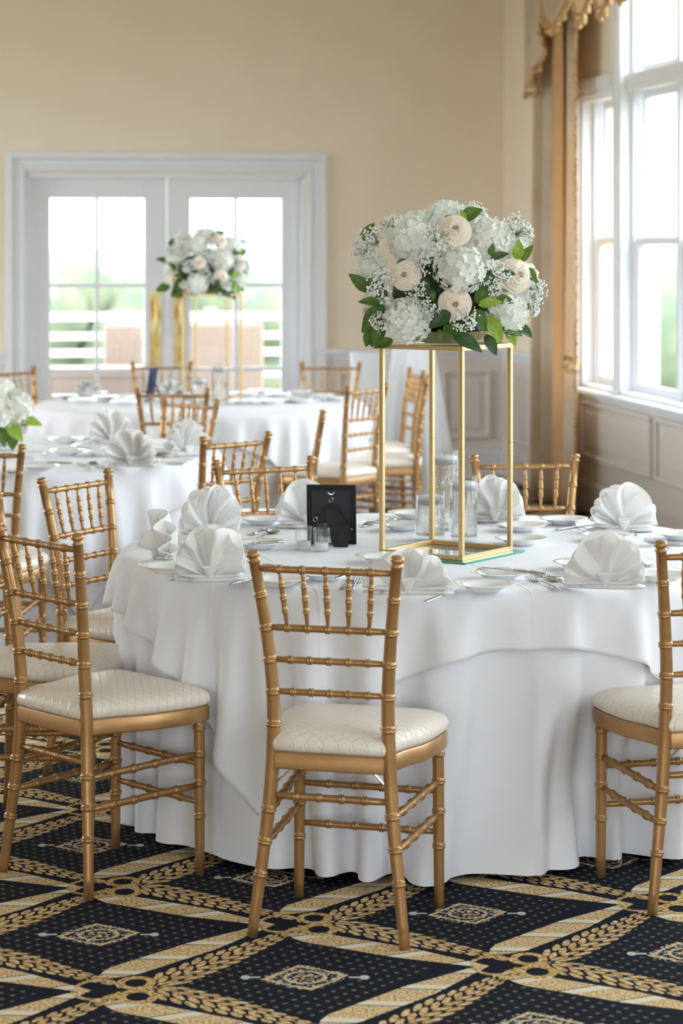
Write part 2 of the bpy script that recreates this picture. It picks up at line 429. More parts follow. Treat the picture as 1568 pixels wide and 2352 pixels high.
def trimy(name, y0, y1, zs, mat_=M_white):
    m = MB()
    for z0, z1, dd in zs: m.box(-dd, .0, y0, y1, z0, z1)
    return struct(name, m, mat_, RM, bevel=.004)
rail = [(.86,.885,.03), (.885,.915,.05), (.83,.86,.018)]; base = [(0,.15,.022), (.15,.19,.03)]
trimx('trim_1', cas1, 0, rail, 0); trimx('trim_2', XL, cas0, rail, 0); trimy('trim_3', -.04, YF, rail)
trimx('baseboard_far', cas1, 0, base, 0); trimx('baseboard_far_left', XL, cas0, base, 0)
trimy('baseboard_right', YB, YF, base, M_wains)
# window sill and casing
sm = MB(); sm.box(-.07, .02, YB, -.0, .735, .762); sm.box(-.025, 0, YB, -.0, .70, .735)
struct('trim_4', sm, M_white, RM, bevel=.006)
# post between the first two windows, header trims, jambs
tm = MB(); tm.box(-.012, .25, -.88, -.777, ZS, ZC); struct('trim_5', tm, M_white, RM, bevel=.004)
tm = MB(); tm.box(-.025, .25, -.777, .06, 2.555, 2.60); tm.box(-.035, .0, -.777, .06, 2.60, 2.665); tm.box(-.025, 0, -.04, .06, ZS, 2.555)
tm.box(-.02, .0, -.80, -.777, 2.665, ZC)
struct('trim_6', tm, M_white, RM, bevel=.004)
# a window = frame + sashes with panes + meeting rail; glass plane .13 outside
def window(idx, y0, y1, z0, z1, bays, transom=None):
    m = MB()                                     # jamb liner
    m.box(.0, .24, y1-.02, y1, z0, z1); m.box(.0, .24, y0, y0+.02, z0, z1); m.box(0, .24, y0, y1, z1-.02, z1+.1); m.box(0, .24, y0, y1, z0-.01, z0+.025)
    m.box(.07, .09, y1-.05, y1-.02, z0, z1)
    fr_ = struct('window_%d' % idx, m, M_white, RM, bevel=.003)
    cell = (y1-y0-.04)/bays
    if transom:
        m = MB(); m.box(.04, .22, y0+.02, y1-.02, transom-.05, transom+.055); obj('transom_bar', m, M_white, fr_, bevel=.004)
    for b in range(bays):
        b1 = y1-.02-b*cell; b0 = b1-cell
        if b: m = MB(); m.box(.06, .2, b1-.028, b1+.028, z0, z1); obj('mullion', m, M_white, fr_, bevel=.004)
        zt = transom-.05 if transom else z1-.02
        secs = [(z0+.025, H+.015, .11), (H-.025, zt, .15)]
        if transom: secs.append((transom+.055, z1-.02, .15))
        for (s0, s1, xo) in secs:
            m = MB(); t = .048; e = .03
            m.box(xo-.02, xo+.02, b0+e, b1-e, s0, s0+.05); m.box(xo-.02, xo+.02, b0+e, b1-e, s1-.04, s1)
            m.box(xo-.02, xo+.02, b0+e, b0+e+t, s0+.05, s1-.04); m.box(xo-.02, xo+.02, b1-e-t, b1-e, s0+.05, s1-.04)
            s = obj('sash', m, M_white, fr_, bevel=.003)
            m = MB(); m.box(xo-.003, xo+.003, b0+e+t, b1-e-t, s0+.05, s1-.04); obj('pane', m, M_pane, s)
M_pane = bpy.data.materials.new('window_glass'); M_pane.use_nodes = True
_n = M_pane.node_tree; _b = _n.nodes['Principled BSDF']; _n.nodes.remove(_b)
_t = _n.nodes.new('ShaderNodeBsdfTransparent'); _t.inputs[0].default_value = (.95,.97,.97,1)
_g = _n.nodes.new('ShaderNodeBsdfGlossy'); _g.inputs['Roughness'].default_value = .02; _m = _n.nodes.new('ShaderNodeMixShader')
_m.inputs[0].default_value = .06
_n.links.new(_t.outputs[0], _m.inputs[1]); _n.links.new(_g.outputs[0], _m.inputs[2]); _n.links.new(_m.outputs[0], _n.nodes['Material Output'].inputs[0])
window(1, -.777, -.04, ZS, 2.555, 1)
window(2, -3.7, -.88, ZS, 3.62, 3, 2.60)
window(3, -8.9, -5.0, ZS, 3.62, 4, 2.60)
window(4, -13.4, -10.6, ZS, 3.62, 3, 2.60)
# glazed double door in the far wall
m = MB()                                         # casing: stepped profile
cw = dx0-cas0
for k, (o0, o1, d) in enumerate(((0, .05, .045), (.05, cw-.045, .022), (cw-.045, cw-.015, .032), (cw-.015, cw, .018))):
    m.box(cas0+o0, cas0+o1, YF-d, YF, 0, 2.285-o0); m.box(cas1-o1, cas1-o0, YF-d, YF, 0, 2.285-o0)
    m.box(cas0+o1, cas1-o1, YF-d, YF, 2.285-o1, 2.285-o0)
struct('trim_7', m, M_white, RM, bevel=.005)
m = MB(); m.box(dx0, dx0+.02, YF, YF+.22, 0, ZD); m.box(dx1-.02, dx1, YF, YF+.22, 0, ZD); m.box(dx0, dx1, YF, YF+.22, ZD-.02, ZD)
struct('trim_8', m, M_white, RM)
mid = ray_local(383, 1, YF+.1).x
leafs = [(dx0+.022, mid-.002, 115, 331, 222), (mid+.002, dx1-.022, 437, 645, 541)]
for i, (x0, x1, g0, g1, gm) in enumerate(leafs):
    a0, a1, am = ray_local(g0, 1, YF+.1).x, ray_local(g1, 1, YF+.1).x, ray_local(gm, 1, YF+.1).x
    y0, y1 = YF+.08, YF+.125; z1 = 1.965; z0 = .19
    m = MB(); m.box(x0, a0, y0, y1, .01, ZD-.022); m.box(a1, x1, y0, y1, .01, ZD-.022); m.box(a0, a1, y0, y1, z1, ZD-.022); m.box(a0, a1, y0, y1, .01, z0)
    d = struct('door_%d' % (i+1), m, M_white, RM, bevel=.003)
    rows = [z0, .773, 1.363, z1]
    m = MB(); m.box(am-.014, am+.014, y0+.006, y1-.006, z0, z1)
    for z in rows[1:3]: m.box(a0, am-.014, y0+.006, y1-.006, z-.014, z+.014); m.box(am+.014, a1, y0+.006, y1-.006, z-.014, z+.014)
    obj('muntin', m, M_white, d)
    for xa, xb in ((a0, am-.014), (am+.014, a1)):
        for r in range(3):
            m = MB(); m.box(xa, xb, y0+.018, y0+.026, rows[r]+(.014 if r else 0), rows[r+1]-(.014 if r < 2 else 0)); obj('pane', m, M_pane, d)
    px = (a1+x1)/2 if i == 0 else (a0+x0)/2
    m = MB(); m.box(px-.04, px+.04, y0-.006, y0, .80, 1.325); pp = obj('push_plate', m, M_pushplate, d, 'brass push plate', bevel=.002)
    m = MB(); hx = px + (.0 if i == 0 else .008)
    m.tube([(hx, y0, 1.02), (hx, y0-.045, 1.03), (hx, y0-.05, 1.1), (hx, y0-.05, 1.2), (hx, y0-.045, 1.27), (hx, y0, 1.28)], .010, 8)
    obj('door_handle', m, M_pushplate, d, auto=1)
# ------------------------------------------------------------------ terrace and landscape beyond the glass
m = MB(); m.box(-14, .6, YF+.22, 7.2, -.25, -.02); struct('terrace', m, M_deck, RM)
r_ = thing('terrace_railing', 'white board railing along the terrace outside the glass doors', 'railing', RM.to_translation(), TH)
for z0, z1 in ((1.0,1.07), (.84,.90), (.70,.76), (.52,.58), (.34,.40), (.16,.22)):
    m = MB(); m.box(-9, .2, 5.6, 5.64, z0, z1); obj('rail_board', m, M_rail, r_)
for k in range(6):
    m = MB(); x = -9+k*1.82; m.box(x, x+.09, 5.64, 5.73, -.02, 1.1); obj('post', m, M_rail, r_)
def sofa(px0, px1, yl, label):
    xa, xb = ray_local(px0, 1, yl).x, ray_local(px1, 1, yl).x; w_ = xb-xa
    t = thing('wicker_armchair', label, 'armchair', RM @ Vector((xa, yl, -.02)), TH, 'wicker seats out on the terrace')
    m = MB(); m.box(0, w_, 0, .1, .1, 1.06); obj('backrest', m, M_wicker, t, bevel=.03)
    for q in (0, w_-.1): m = MB(); m.box(q, q+.1, .1, .8, .1, .62); obj('armrest', m, M_wicker, t, bevel=.03)
    m = MB(); m.box(.1, w_-.1, .1, .8, .1, .34); obj('seat', m, M_wicker, t, bevel=.02)
    m = MB(); m.box(.11, w_-.11, .11, .78, .34, .46); obj('cushion', m, M_sofac, t, bevel=.04)
    for q in ((.03,.03), (w_-.09,.03), (.03,.72), (w_-.09,.72)): m = MB(); m.box(q[0], q[0]+.06, q[1], q[1]+.06, 0, .1); obj('leg', m, M_wicker, t)
sofa(240, 330, 3.7, 'taupe wicker seat outside behind the left glass door')
sofa(430, 606, 3.9, 'wide taupe wicker seat outside behind the right glass door')
t = thing('terrace_table', 'low terrace table outside the left glass door', 'table', RM @ Vector((ray_local(95,1,3.3).x, 2.75, -.02)), TH)
m = MB(); m.box(0, .75, 0, .7, .70, .76); obj('tabletop', m, M_wicker, t, bevel=.01)
m = MB(); m.box(0, .75, 0, .05, .1, .70); m.box(0, .75, .65, .7, .1, .70); obj('side_panel', m, M_wicker, t)
for q in ((0,0), (.69,0), (0,.64), (.69,.64)): m = MB(); m.box(q[0], q[0]+.06, q[1], q[1]+.06, 0, .7); obj('leg', m, M_wicker, t)
m = MB(); m.box(-600, 900, -300, 900, -9, -8.5); struct('field', m, M_grass, RM)
def ridge(name, y0, x0, x1, base, hgt, amp, mat_, seed, depth):
    rr = np.random.RandomState(seed); ph = rr.uniform(0, 6.28, 12); N = 220; P = []
    for i in range(N):
        x = x0+(x1-x0)*i/(N-1)
        h = hgt + amp*sum(math.sin(x/(x1-x0)*(9+7*k)+ph[k])/(1+k*.6) for k in range(10))*.4
        row = []
        for j in range(7):
            a = j/6*PI; row.append((x, y0+depth*(1-math.cos(a))/2, base+(h-base)*math.sin(a)**.6 if 0 < j < 6 else base))
        P.append(row)
    m = MB(); m.grid(P); o = obj(name, m, mat_, auto=9); o['kind'] = 'structure'; return o
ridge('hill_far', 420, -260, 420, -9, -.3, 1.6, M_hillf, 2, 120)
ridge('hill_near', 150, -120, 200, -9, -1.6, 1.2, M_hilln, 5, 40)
# ------------------------------------------------------------------ trees beyond
def tree(px, y, top, wid, label, seed):
    x = (px-CX)*y/F; t = thing('tree', label, 'tree', (x, y, -8.6), 0, 'trees in the valley beyond the glass')
    m = MB(); m.tube([(0,0,0), (.1,0,3), (0,.1,top+8.6-wid)], [.35,.28,.2], 8); obj('trunk', m, M_bark, t, auto=9)
    rr = np.random.RandomState(seed); m = MB()
    for k in range(14):
        c = rr.normal(0, wid*.32, 3); c[2] = c[2]*.8 + top+8.6-wid*.75; r = wid*rr.uniform(.28, .42)
        prof = [(0,-r)] + [(r*math.sin(a)*(1+.12*rr.rand()), -r*math.cos(a)) for a in np.linspace(.3, 2.84, 7)] + [(0, r)]
        m.lathe(prof, 10, (c[0], c[1], min(c[2], top+8.6-r)))
    obj('crown', m, M_tree, t, auto=9)
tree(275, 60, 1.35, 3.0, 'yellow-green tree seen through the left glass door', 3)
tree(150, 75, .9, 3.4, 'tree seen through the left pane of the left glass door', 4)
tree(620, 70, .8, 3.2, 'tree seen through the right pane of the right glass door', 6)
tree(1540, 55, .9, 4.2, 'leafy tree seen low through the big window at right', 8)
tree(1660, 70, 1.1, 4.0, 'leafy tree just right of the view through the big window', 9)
# ------------------------------------------------------------------ curtain and valance
def rl(px, off): return ray_local(px, 0, off)      # on plane local x = off
ya, yb = rl(1214, -.16).y, rl(1322, -.16).y        # far, near
t = thing('curtain', 'floor-length beige silk curtain with painted amber backlight and gold fringe in the room corner', 'curtain', E0, TH)
def curtain_strip(y0, y1, off, amp, nf, z0, z1, ph, n=60, squeeze=.0):
    P = []
    for j in range(24):
        v = j/23; z = z0+(z1-z0)*v; row = []
        for i in range(n+1):
            u = i/n; y = y0+(y1-y0)*u; yc = (y0+y1)/2; y = yc+(y-yc)*(1-squeeze*math.exp(-((z-.95)/.5)**2))
            a = amp*(.55+.45*(1-v))*(.7+.5*math.sin(u*5+ph)); row.append((off+a*math.sin(u*nf*2*PI+ph+.5*math.sin(3*v+ph)), y+.25*a*math.cos(u*nf*2*PI), z))
        P.append(row)
    m = MB(); m.grid(P); return m
L_ = ya-yb
def solid(o, th):
    s = o.modifiers.new('solidify', 'SOLIDIFY'); s.thickness = th; s.offset = 0; return o
s1 = yb+L_*.50; s2 = yb+L_*.26
solid(obj('back_panel', curtain_strip(ya, s1-.02, -.12, .06, 3.0, .01, 3.3, .4), M_curt, t, auto=9), .004)
solid(obj('backlit_strip', curtain_strip(s1, s2, -.165, .03, 1.0, .01, 3.25, 1.0), M_backlit, t, 'amber strip painted as backlit glow', auto=9), .004)  # separate strip added to carry the painted backlit glow of the curtain
solid(obj('front_panel', curtain_strip(s2+.02, yb, -.14, .04, 1.5, .01, 3.3, 2.0), M_curt, t, auto=9), .004)
def fringe(path, name, parent, r=.014, step=.03, drop=.05, m_=M_fringe):
    m = MB(); rr = np.random.RandomState(3); acc = 0
    m.tube(path, .009, 6)
    for i in range(len(path)-1):
        a, b = Vector(path[i]), Vector(path[i+1]); n = max(1, int((b-a).length/step))
        for k in range(n):
            p = a.lerp(b, (k+.5)/n)
            q = p+Vector((rr.normal(0,.006), rr.normal(0,.006), -drop*(.8+.4*rr.rand())))
            m.tube([p, p.lerp(q,.35), p.lerp(q,.6), p.lerp(q,.85), q], [.003,.004,r*.8,r,.004], 6)
    return obj(name, m, m_, parent, 'gold bead fringe', auto=9)
fringe([(-.16, yb-.01+.008*math.sin(z*3), z) for z in np.linspace(3.0, .28, 60)], 'fringe', t, .012, .032, .035)
m = MB(); k = 14
m.tube([(-.19+.05*math.cos(a), yb+.05+.07*math.sin(a), .93+.03*math.sin(a)) for a in np.linspace(0, 6.2, 14)], .014, 8); m.lathe([(0,-.03),(.026,-.02),(.03,0),(.026,.02),(0,.03)], 10, (-.2, yb, .90))
obj('tieback', m, M_fringe, t, 'knotted gold cord', auto=9)
t = thing('valance', 'swagged beige silk valance with gold bead fringe above the corner window', 'valance', E0, TH)
def swag(y0, y1, ztop, drop, off, name, lab=None):
    P = []; n = 28
    for j in range(14):
        v = j/13; row = []
        for i in range(n+1):
            u = i/n; s = math.sin(PI*u); z = ztop - drop*v*(.62+.38*s)
            bulge = .04+.035*s*v + .020*math.sin(v*22)*s
            row.append((off-bulge, y0+(y1-y0)*u, z))
        P.append(row)
    m = MB(); m.grid(P); solid(obj(name, m, M_curt, t, auto=9), .006)
    fringe([(p[0]-.004, p[1], p[2]) for p in P[-1]], 'fringe', t, .018, .028, .075)
yc0, yc1, yc2, yc3 = rl(1236,-.26).y, rl(1314,-.26).y, rl(1362,-.26).y, rl(1412,-.26).y
def zpx(py, y): return zat(py, Vector((-.27, y, 0)))
swag(yc0, yc1, 3.55, 3.55-zpx(52, (yc0+yc1)/2), -.2, 'swag')
swag(yc1+.0, yc2, 3.55, 3.55-zpx(34, (yc1+yc2)/2), -.2, 'swag')
swag(yc2+.0, yc3, 3.55, 3.55-zpx(8, yc3), -.2, 'swag')
swag(yc3, yc3-.35, 3.55, 3.55-zpx(-22, yc3-.2), -.2, 'swag')
ye = yc3-.35
for k in range(3): swag(ye-.02-1.0*k, ye-1.0*(k+1), 3.55, .45, -.2, 'swag')
# jabot: tapering cascade at the corner end
P = []
yj0, yj1 = rl(1203,-.24).y, rl(1243,-.24).y
zb0 = zat(218, Vector((-.2, yj0, 0)))
for i in range(17):
    u = i/16; y = yj0+(yj1-yj0)*u; zb = zat(200 if u < .3 else 200-60*(u-.3)/.4 if u < .7 else 140-100*(u-.7)/.3, Vector((-.22, y, 0)))
    P.append([(-.20-.03*math.sin(u*14)-.02, y, 3.5+(zb-3.5)*v) for v in np.linspace(0,1,14)])
m = MB(); m.grid(P); solid(obj('jabot', m, M_curt, t, auto=9), .006)
fringe([(p[-1][0], p[-1][1], p[-1][2]) for p in P], 'fringe', t, .018, .022, .07)
m = MB(); m.box(-.2, -.02, ye-3.05, ya+.1, 3.5, 3.62); obj('pelmet_board', m, M_white, t)
# ------------------------------------------------------------------ chiavari chair
def bump_path(pos, rad, rings, n=14, amp=1.20):
    ss = set(np.linspace(0, 1, n)); L = (Vector(pos(1))-Vector(pos(0))).length; extra = {}
    for r in rings:
        for d, k in ((-.011,1.0), (-.0066,1.0), (-.0052,amp), (-.0026,amp), (-.0006,1.02), (.0014,amp), (.0040,amp), (.0054,1.0), (.011,1.0)):
            q = r+d/L
            if 0 < q < 1: extra[q] = k
    ks = sorted([s for s in ss if all(abs(s-r)*L > .013 for r in rings)] + list(extra))
    return [pos(s) for s in ks], [rad(s)*extra.get(s, 1.0) for s in ks]
def interp(tab, z):
    for (z0, v0), (z1, v1) in zip(tab, tab[1:]):
        if z <= z1: k = (z-z0)/(z1-z0); return v0+(v1-v0)*k
    return tab[-1][1]
def smooth_tab(tab):
    zs = [a for a, _ in tab]; vs = [b for _, b in tab]
    def f(z):
        z = min(max(z, zs[0]), zs[-1]); i = max(k for k in range(len(zs)-1) if zs[k] <= z)
        m_ = lambda k: (vs[min(k+1,len(vs)-1)]-vs[max(k-1,0)])/(zs[min(k+1,len(vs)-1)]-zs[max(k-1,0)])
        h = zs[i+1]-zs[i]; u = (z-zs[i])/h
        return (2*u**3-3*u**2+1)*vs[i]+(u**3-2*u**2+u)*h*m_(i)+(-2*u**3+3*u**2)*vs[i+1]+(u**3-u**2)*h*m_(i+1)
    return f
bx = smooth_tab([(0,.190),(.15,.172),(.30,.155),(.44,.145),(.58,.143),(.74,.155),(.92,.178)])
by = smooth_tab([(0,-.192),(.15,-.180),(.30,-.170),(.44,-.165),(.58,-.171),(.74,-.187),(.92,-.218)])
def make_chair():
    t = thing('chiavari_chair', 'x', 'chair')
    for s in (-1, 1):
        pos = lambda q: (s*bx(q*.905), by(q*.905), q*.905)
        rad = lambda q: interp([(0,.0128),(.32,.0160),(.5,.0168),(.75,.0155),(1,.0132)], q)
        pts, rr = bump_path(pos, rad, [z/.905 for z in (.15,.228,.305,.512,.59,.668,.746,.826)], 18)
        e = Vector(pts[-1]); up = (e-Vector(pts[-2])).normalized()
        for d, r in ((.002,.0165),(.005,.0165),(.008,.0125),(.0115,.0120),(.015,.0165),(.020,.0170),(.025,.0150),(.028,.008)):
            pts.append(tuple(e+up*d)); rr.append(r)
        m = MB(); m.tube(pts, rr, 14); obj('back_post', m, M_gold, t, auto=9)
        pos = lambda q: (s*(.184-.003*q), .176, q*.41)
        rad = lambda q: interp([(0,.0125),(.5,.0145),(1,.0148)], q)
        pts, rr = bump_path(pos, rad, [z/.41 for z in (.155,.243,.318,.388)], 8)
        m = MB(); m.tube(pts, rr, 14); obj('front_leg', m, M_gold, t, auto=9)
    # back rails
    def cross(z, r0, name, n, r1=None, y=None, xw=None):
        x = (xw or bx(z)-.008); yy = by(z) if y is None else y
        pos = lambda q: (-x+2*x*q, yy, z); rad = lambda q: r0*(.82+.18*min(1, min(q,1-q)*7))
        pts, rr = bump_path(pos, rad, n, 8, 1.32)
        m = MB(); m.tube(pts, rr, 10); return obj(name, m, M_gold, t, auto=9)
    fr5 = [.5+(k-2)*.172 for k in range(5)]
    cross(.889, .0088, 'top_rail', fr5); cross(.746, .0088, 'back_rail', fr5)
    cross(.668, .0082, 'back_rail', fr5); cross(.590, .0082, 'back_rail', fr5)
    for f_ in fr5:
        a = Vector((-(bx(.889)-.008)+2*(bx(.889)-.008)*f_, by(.889), .889)); b = Vector((-(bx(.746)-.008)+2*(bx(.746)-.008)*f_, by(.746), .746))
        pos = lambda q: tuple(b.lerp(a, q)); rad = lambda q: interp([(0,.0040),(.12,.0048),(.3,.0068),(.5,.0070),(.7,.0066),(.88,.0047),(1,.0038)], q)
        pts, rr = bump_path(pos, rad, [.30,.52,.74], 10, 1.25)
        m = MB(); m.tube(pts, rr, 10); obj('spindle', m, M_gold, t, auto=9)
    # seat frame
    half = [(.0,-.185),(.135,-.183),(.150,-.150),(.163,-.085),(.192,-.01),(.205,.08),(.208,.150),(.203,.185),(.190,.203),(.150,.210),(.08,.214)]
    outl = half + [(0,.215)] + [(-x, y) for x, y in reversed(half[1:])]
    def ring(sc, z, dy=0): return [(x*sc, .015+(y-.015)*sc+dy, z) for x, y in outl]
    m = MB(); m.loft([ring(.86,.405), ring(.985,.405), ring(1,.408), ring(1,.442), ring(.985,.446), ring(.86,.446)], caps=False)
    obj('seat_frame', m, M_gold, t, auto=.7)
    # cushion
    def cring(sc, z):
        P = ring(sc, z); n = len(P); out = []
        for i in range(n):
            p0, p1, p2, p3 = (Vector(P[(i+k) % n]) for k in (-1,0,1,2))
            for u in (0,.5): out.append(tuple(.5*((2*p1)+(p2-p0)*u+(2*p0-5*p1+4*p2-p3)*u*u+(3*p1-p0-3*p2+p3)*u**3)))
        return out
    prof = [(.90,.445),(.965,.446),(1.0,.453),(1.012,.464),(1.0,.475),(.965,.484),(.90,.491),(.78,.499),(.6,.505),(.4,.509),(.2,.511),(.03,.5115)]
    m = MB(); m.loft([cring(a, z) for a, z in prof]); obj('seat_cushion', m, M_cush, t, 'quilted ivory vinyl seat cushion', auto=9)
    # stretchers
    def bar(p0, p1, r, ns):
        p0, p1 = Vector(p0), Vector(p1); pos = lambda q: tuple(p0.lerp(p1, q)); rad = lambda q: r*(.8+.2*min(1, min(q,1-q)*7))
        pts, rr = bump_path(pos, rad, [(k+1)/(ns+1) for k in range(ns)], 6, 1.3); m = MB(); m.tube(pts, rr, 10); obj('stretcher', m, M_gold, t, auto=9)
    bar((-bx(.338)+.008, by(.338), .338), (bx(.338)-.008, by(.338), .338), .0088, 4)
    for z in (.292, .190): bar((-.174, .176, z), (.174, .176, z), .0088, 4)
    for s in (-1, 1):
        for z0, z1 in ((.318,.300), (.236,.222)): bar((s*bx(z1), by(z1)+.008, z1), (s*.182, .168, z0), .0092, 4)
        m = MB(); m.tube([(s*(bx(.40)-.012), by(.4)+.008, .372), (s*(bx(.40)-.045), by(.4)+.01, .404)], .003, 6, flat=.4)
        obj('bracket', m, M_steel, t, 'steel corner bracket')
    return t
# ------------------------------------------------------------------ tables
ZT = .76; R = .915
def wv(th, seed):
    rr = np.random.RandomState(seed); ph = rr.uniform(0, 6.28, 6)
    ang = 28*th + .9*np.sin(2*th+ph[0]) + .7*np.sin(5*th+ph[1]) + .3*np.sin(9*th+ph[3])
    w = np.sin(ang); w = np.sign(w)*np.abs(w)**.65
    return .5+.5*w*(.72+.28*np.sin(3*th+ph[2]))
def under_r(th, s, seed=4):
    k = np.clip(s/.74, 0, 1); dent = 0
    for a0_, a1_ in ((-1.24, -.92), (2.98, 3.20)):
        cen_ = (a0_+a1_)/2; dd_ = np.abs((th-cen_+PI) % (2*PI)-PI)-(a1_-a0_)/2; dent = dent + .115*np.clip(1-dd_/.09, 0, 1)**1.5
    A = .140*(k**.8)*(.75+.25*np.sin(4*th+1))
    return R + .010 + .008*np.clip(s/.1,0,1) + A*(wv(th + .10*k*np.sin(7*th), seed)-.72) + .012*k - dent*np.clip((k-.3)/.35, 0, 1)
def underlay_mesh(seed):
    N = 540; th = np.linspace(0, 2*PI, N, endpoint=False); P = [[(0.05*math.cos(a), .05*math.sin(a), ZT+.002) for a in th]]
    for r in (.4, .8, .89): P.append([(r*math.cos(a), r*math.sin(a), ZT+.002) for a in th])
    for k in range(1, 5):
        a_ = k/4*PI/2; rr = R-.012+.022*math.sin(a_); P.append([(rr*math.cos(a), rr*math.sin(a), ZT+.002-.022*(1-math.cos(a_))) for a in th])
    for k in range(1, 27):
        s = k/26*.716; r = under_r(th, s, seed)
        rise = .012*np.sin(3*th+2)*(s/.716)
        P.append([(r[i]*math.cos(th[i]), r[i]*math.sin(th[i]), max(.004, ZT-.020-s+rise[i]*.5)) for i in range(N)])
    m = MB(); m.grid(P, closed=True); return m.mesh('tablecloth')
def drape(half, corner_ang, useed, n=92, steps=170, its=10):
    """square overlay draped over the round table by a small position-based cloth solve"""
    g = np.linspace(-half, half, n+1); h = g[1]-g[0]; U, V_ = np.meshgrid(g, g, indexing='ij')
    c, s = math.cos(corner_ang-PI/4), math.sin(corner_ang-PI/4)
    X = U*c-V_*s; Y = U*s+V_*c; rho = np.hypot(X, Y); th = np.arctan2(Y, X); ov = np.maximum(rho-R, 0)
    rr = np.where(rho > R, R+.30*ov, rho); rs = np.random.RandomState(5)
    P = np.stack([rr*np.cos(th), rr*np.sin(th), ZT+.006-.93*ov], -1)
    P += rs.normal(0, .0015, P.shape)*(ov > 0)[..., None]
    P[..., 0] += .05*ov*np.sin(15*th+1)*-np.sin(th); P[..., 1] += .05*ov*np.sin(15*th+1)*np.cos(th)
    fix = rho < R-.04; w = np.where(fix, 0., 1.); Pv = P.copy()
    B = []
    def add(di, dj, step, stiff, L):
        i, j = np.meshgrid(np.arange(n+1-di), np.arange(max(0,-dj), n+1-max(0,dj)), indexing='ij')
        for q in range(2):
            key = (i//di if di else j//abs(dj)) % 2 if (di > 1 or (di == 0 and abs(dj) > 1)) else ((i if di else j) % 2)
            mk = key == q; a = (i[mk], j[mk]); b = (i[mk]+di, j[mk]+dj)
            live = (w[a]+w[b]) > 0; a = (a[0][live], a[1][live]); b = (b[0][live], b[1][live])
            wa, wb = w[a][:, None], w[b][:, None]; ia = a[0]*(n+1)+a[1]; ib = b[0]*(n+1)+b[1]
            B.append((ia, ib, wa/(wa+wb)*stiff, wb/(wa+wb)*stiff, L))
    add(1,0,1,1.,h); add(0,1,1,1.,h); add(1,1,1,.7,h*2**.5); add(1,-1,1,.7,h*2**.5); add(2,0,2,.22,2*h); add(0,2,2,.22,2*h)
    Pf = P.reshape(-1, 3); Vf = Pv.reshape(-1, 3); wf = w.reshape(-1); prev = Pf.copy(); live = wf > 0
    def collide():
        q = Pf[live]; r = np.hypot(q[:,0], q[:,1])+1e-9; t_ = np.arctan2(q[:,1], q[:,0]); sdrop = np.clip(ZT-q[:,2], 0, .74)
        rm = under_r(t_, sdrop, useed)+.007
        # rounded rim near the top
        lim = np.where(sdrop < .02, R-.005+.028*np.sqrt(np.clip(sdrop/.02,0,1)), rm)
        over = (q[:,2] < ZT+.005) & (r < lim) & (r > R-.02)
        k = np.where(over, lim/r, 1.); q[:,0] *= k; q[:,1] *= k
        ins = r <= R-.02; q[:,2] = np.where(ins, np.maximum(q[:,2], ZT+.005), q[:,2]); q[:,2] = np.maximum(q[:,2], .01)
        Pf[live] = q
    for st in range(steps):
        vel = (Pf-prev)*.93; prev = Pf.copy(); mv = vel; sp = np.linalg.norm(mv, axis=1, keepdims=True); mv *= np.minimum(1, .01/(sp+1e-9))
        Pf[live] += mv[live]; Pf[live, 2] -= .0006
        for k in range(its):
            for ia, ib, ca, cb, L in B:
                d = Pf[ib]-Pf[ia]; l = np.sqrt((d*d).sum(1, keepdims=True))+1e-9; e = d*((l-L)/l)
                Pf[ia] += e*ca; Pf[ib] -= e*cb
            collide()
    idx = np.arange((n+1)**2).reshape(n+1, n+1)
    f = np.stack([idx[:-1,:-1], idx[1:,:-1], idx[1:,1:], idx[:-1,1:]], -1).reshape(-1, 4)
    me = bpy.data.meshes.new('overlay_cloth'); me.from_pydata(Pf.tolist(), [], f.tolist()); me.update(); me.polygons.foreach_set('use_smooth', [True]*len(f))
    return me
U4 = underlay_mesh(4)
# corners point 32 degrees left of straight at the camera
CA = math.radians(-90-31)
OV = drape(1.06, CA, 4)
def finish_cloth(o, th=.0016):
    s = o.modifiers.new('subsurf', 'SUBSURF'); s.levels = 1; s.render_levels = 1
    s = o.modifiers.new('solidify', 'SOLIDIFY'); s.thickness = th; s.offset = 1
    return o
def table(cx, cy, rz, labels):
    t = thing('round_table', labels[0], 'table', (cx, cy, 0), rz)
    m = MB(); m.lathe([(0,.735),(R-.01,.735),(R,.740),(R,.752),(R-.006,.7565),(0,.7565)], 72); obj('tabletop', m, mat('table_ply', srgb(150,120,90), .6), t, auto=.6)
    for k in range(4):
        a = PI/4+k*PI/2+.25; m = MB(); m.box(-.02,.02,-.02,.02,0,.735, Matrix.Translation((.62*math.cos(a), .62*math.sin(a), 0)))
        obj('leg', m, M_blackm, t, bevel=.003)
    u = obj('tablecloth', U4, M_cloth); u.location = (cx, cy, 0); u.rotation_euler.z = rz; tag(u, labels[1], 'tablecloth')
    o = obj('overlay_cloth', OV, M_over); o.location = (cx, cy, 0); o.rotation_euler.z = rz; tag(o, labels[2], 'tablecloth'); finish_cloth(o)
T1 = (.27, 7.10); T2 = (-1.45, 10.35); T3 = (-.79, 13.45)
table(*T1, 0, ['large round banquet table under white cloths, nearest the camera', 'floor-length white cloth of the nearest round table', 'white square overlay with pointed drop on the nearest round table'])
table(*T2, 1.0, ['round banquet table at left behind the nearest one', 'floor-length white cloth of the middle-distance table at left', 'white square overlay on the middle-distance table at left'])
table(*T3, 1.35, ['round banquet table farthest back before the glass doors', 'floor-length white cloth of the farthest table', 'white square overlay with hanging corner on the farthest table'])
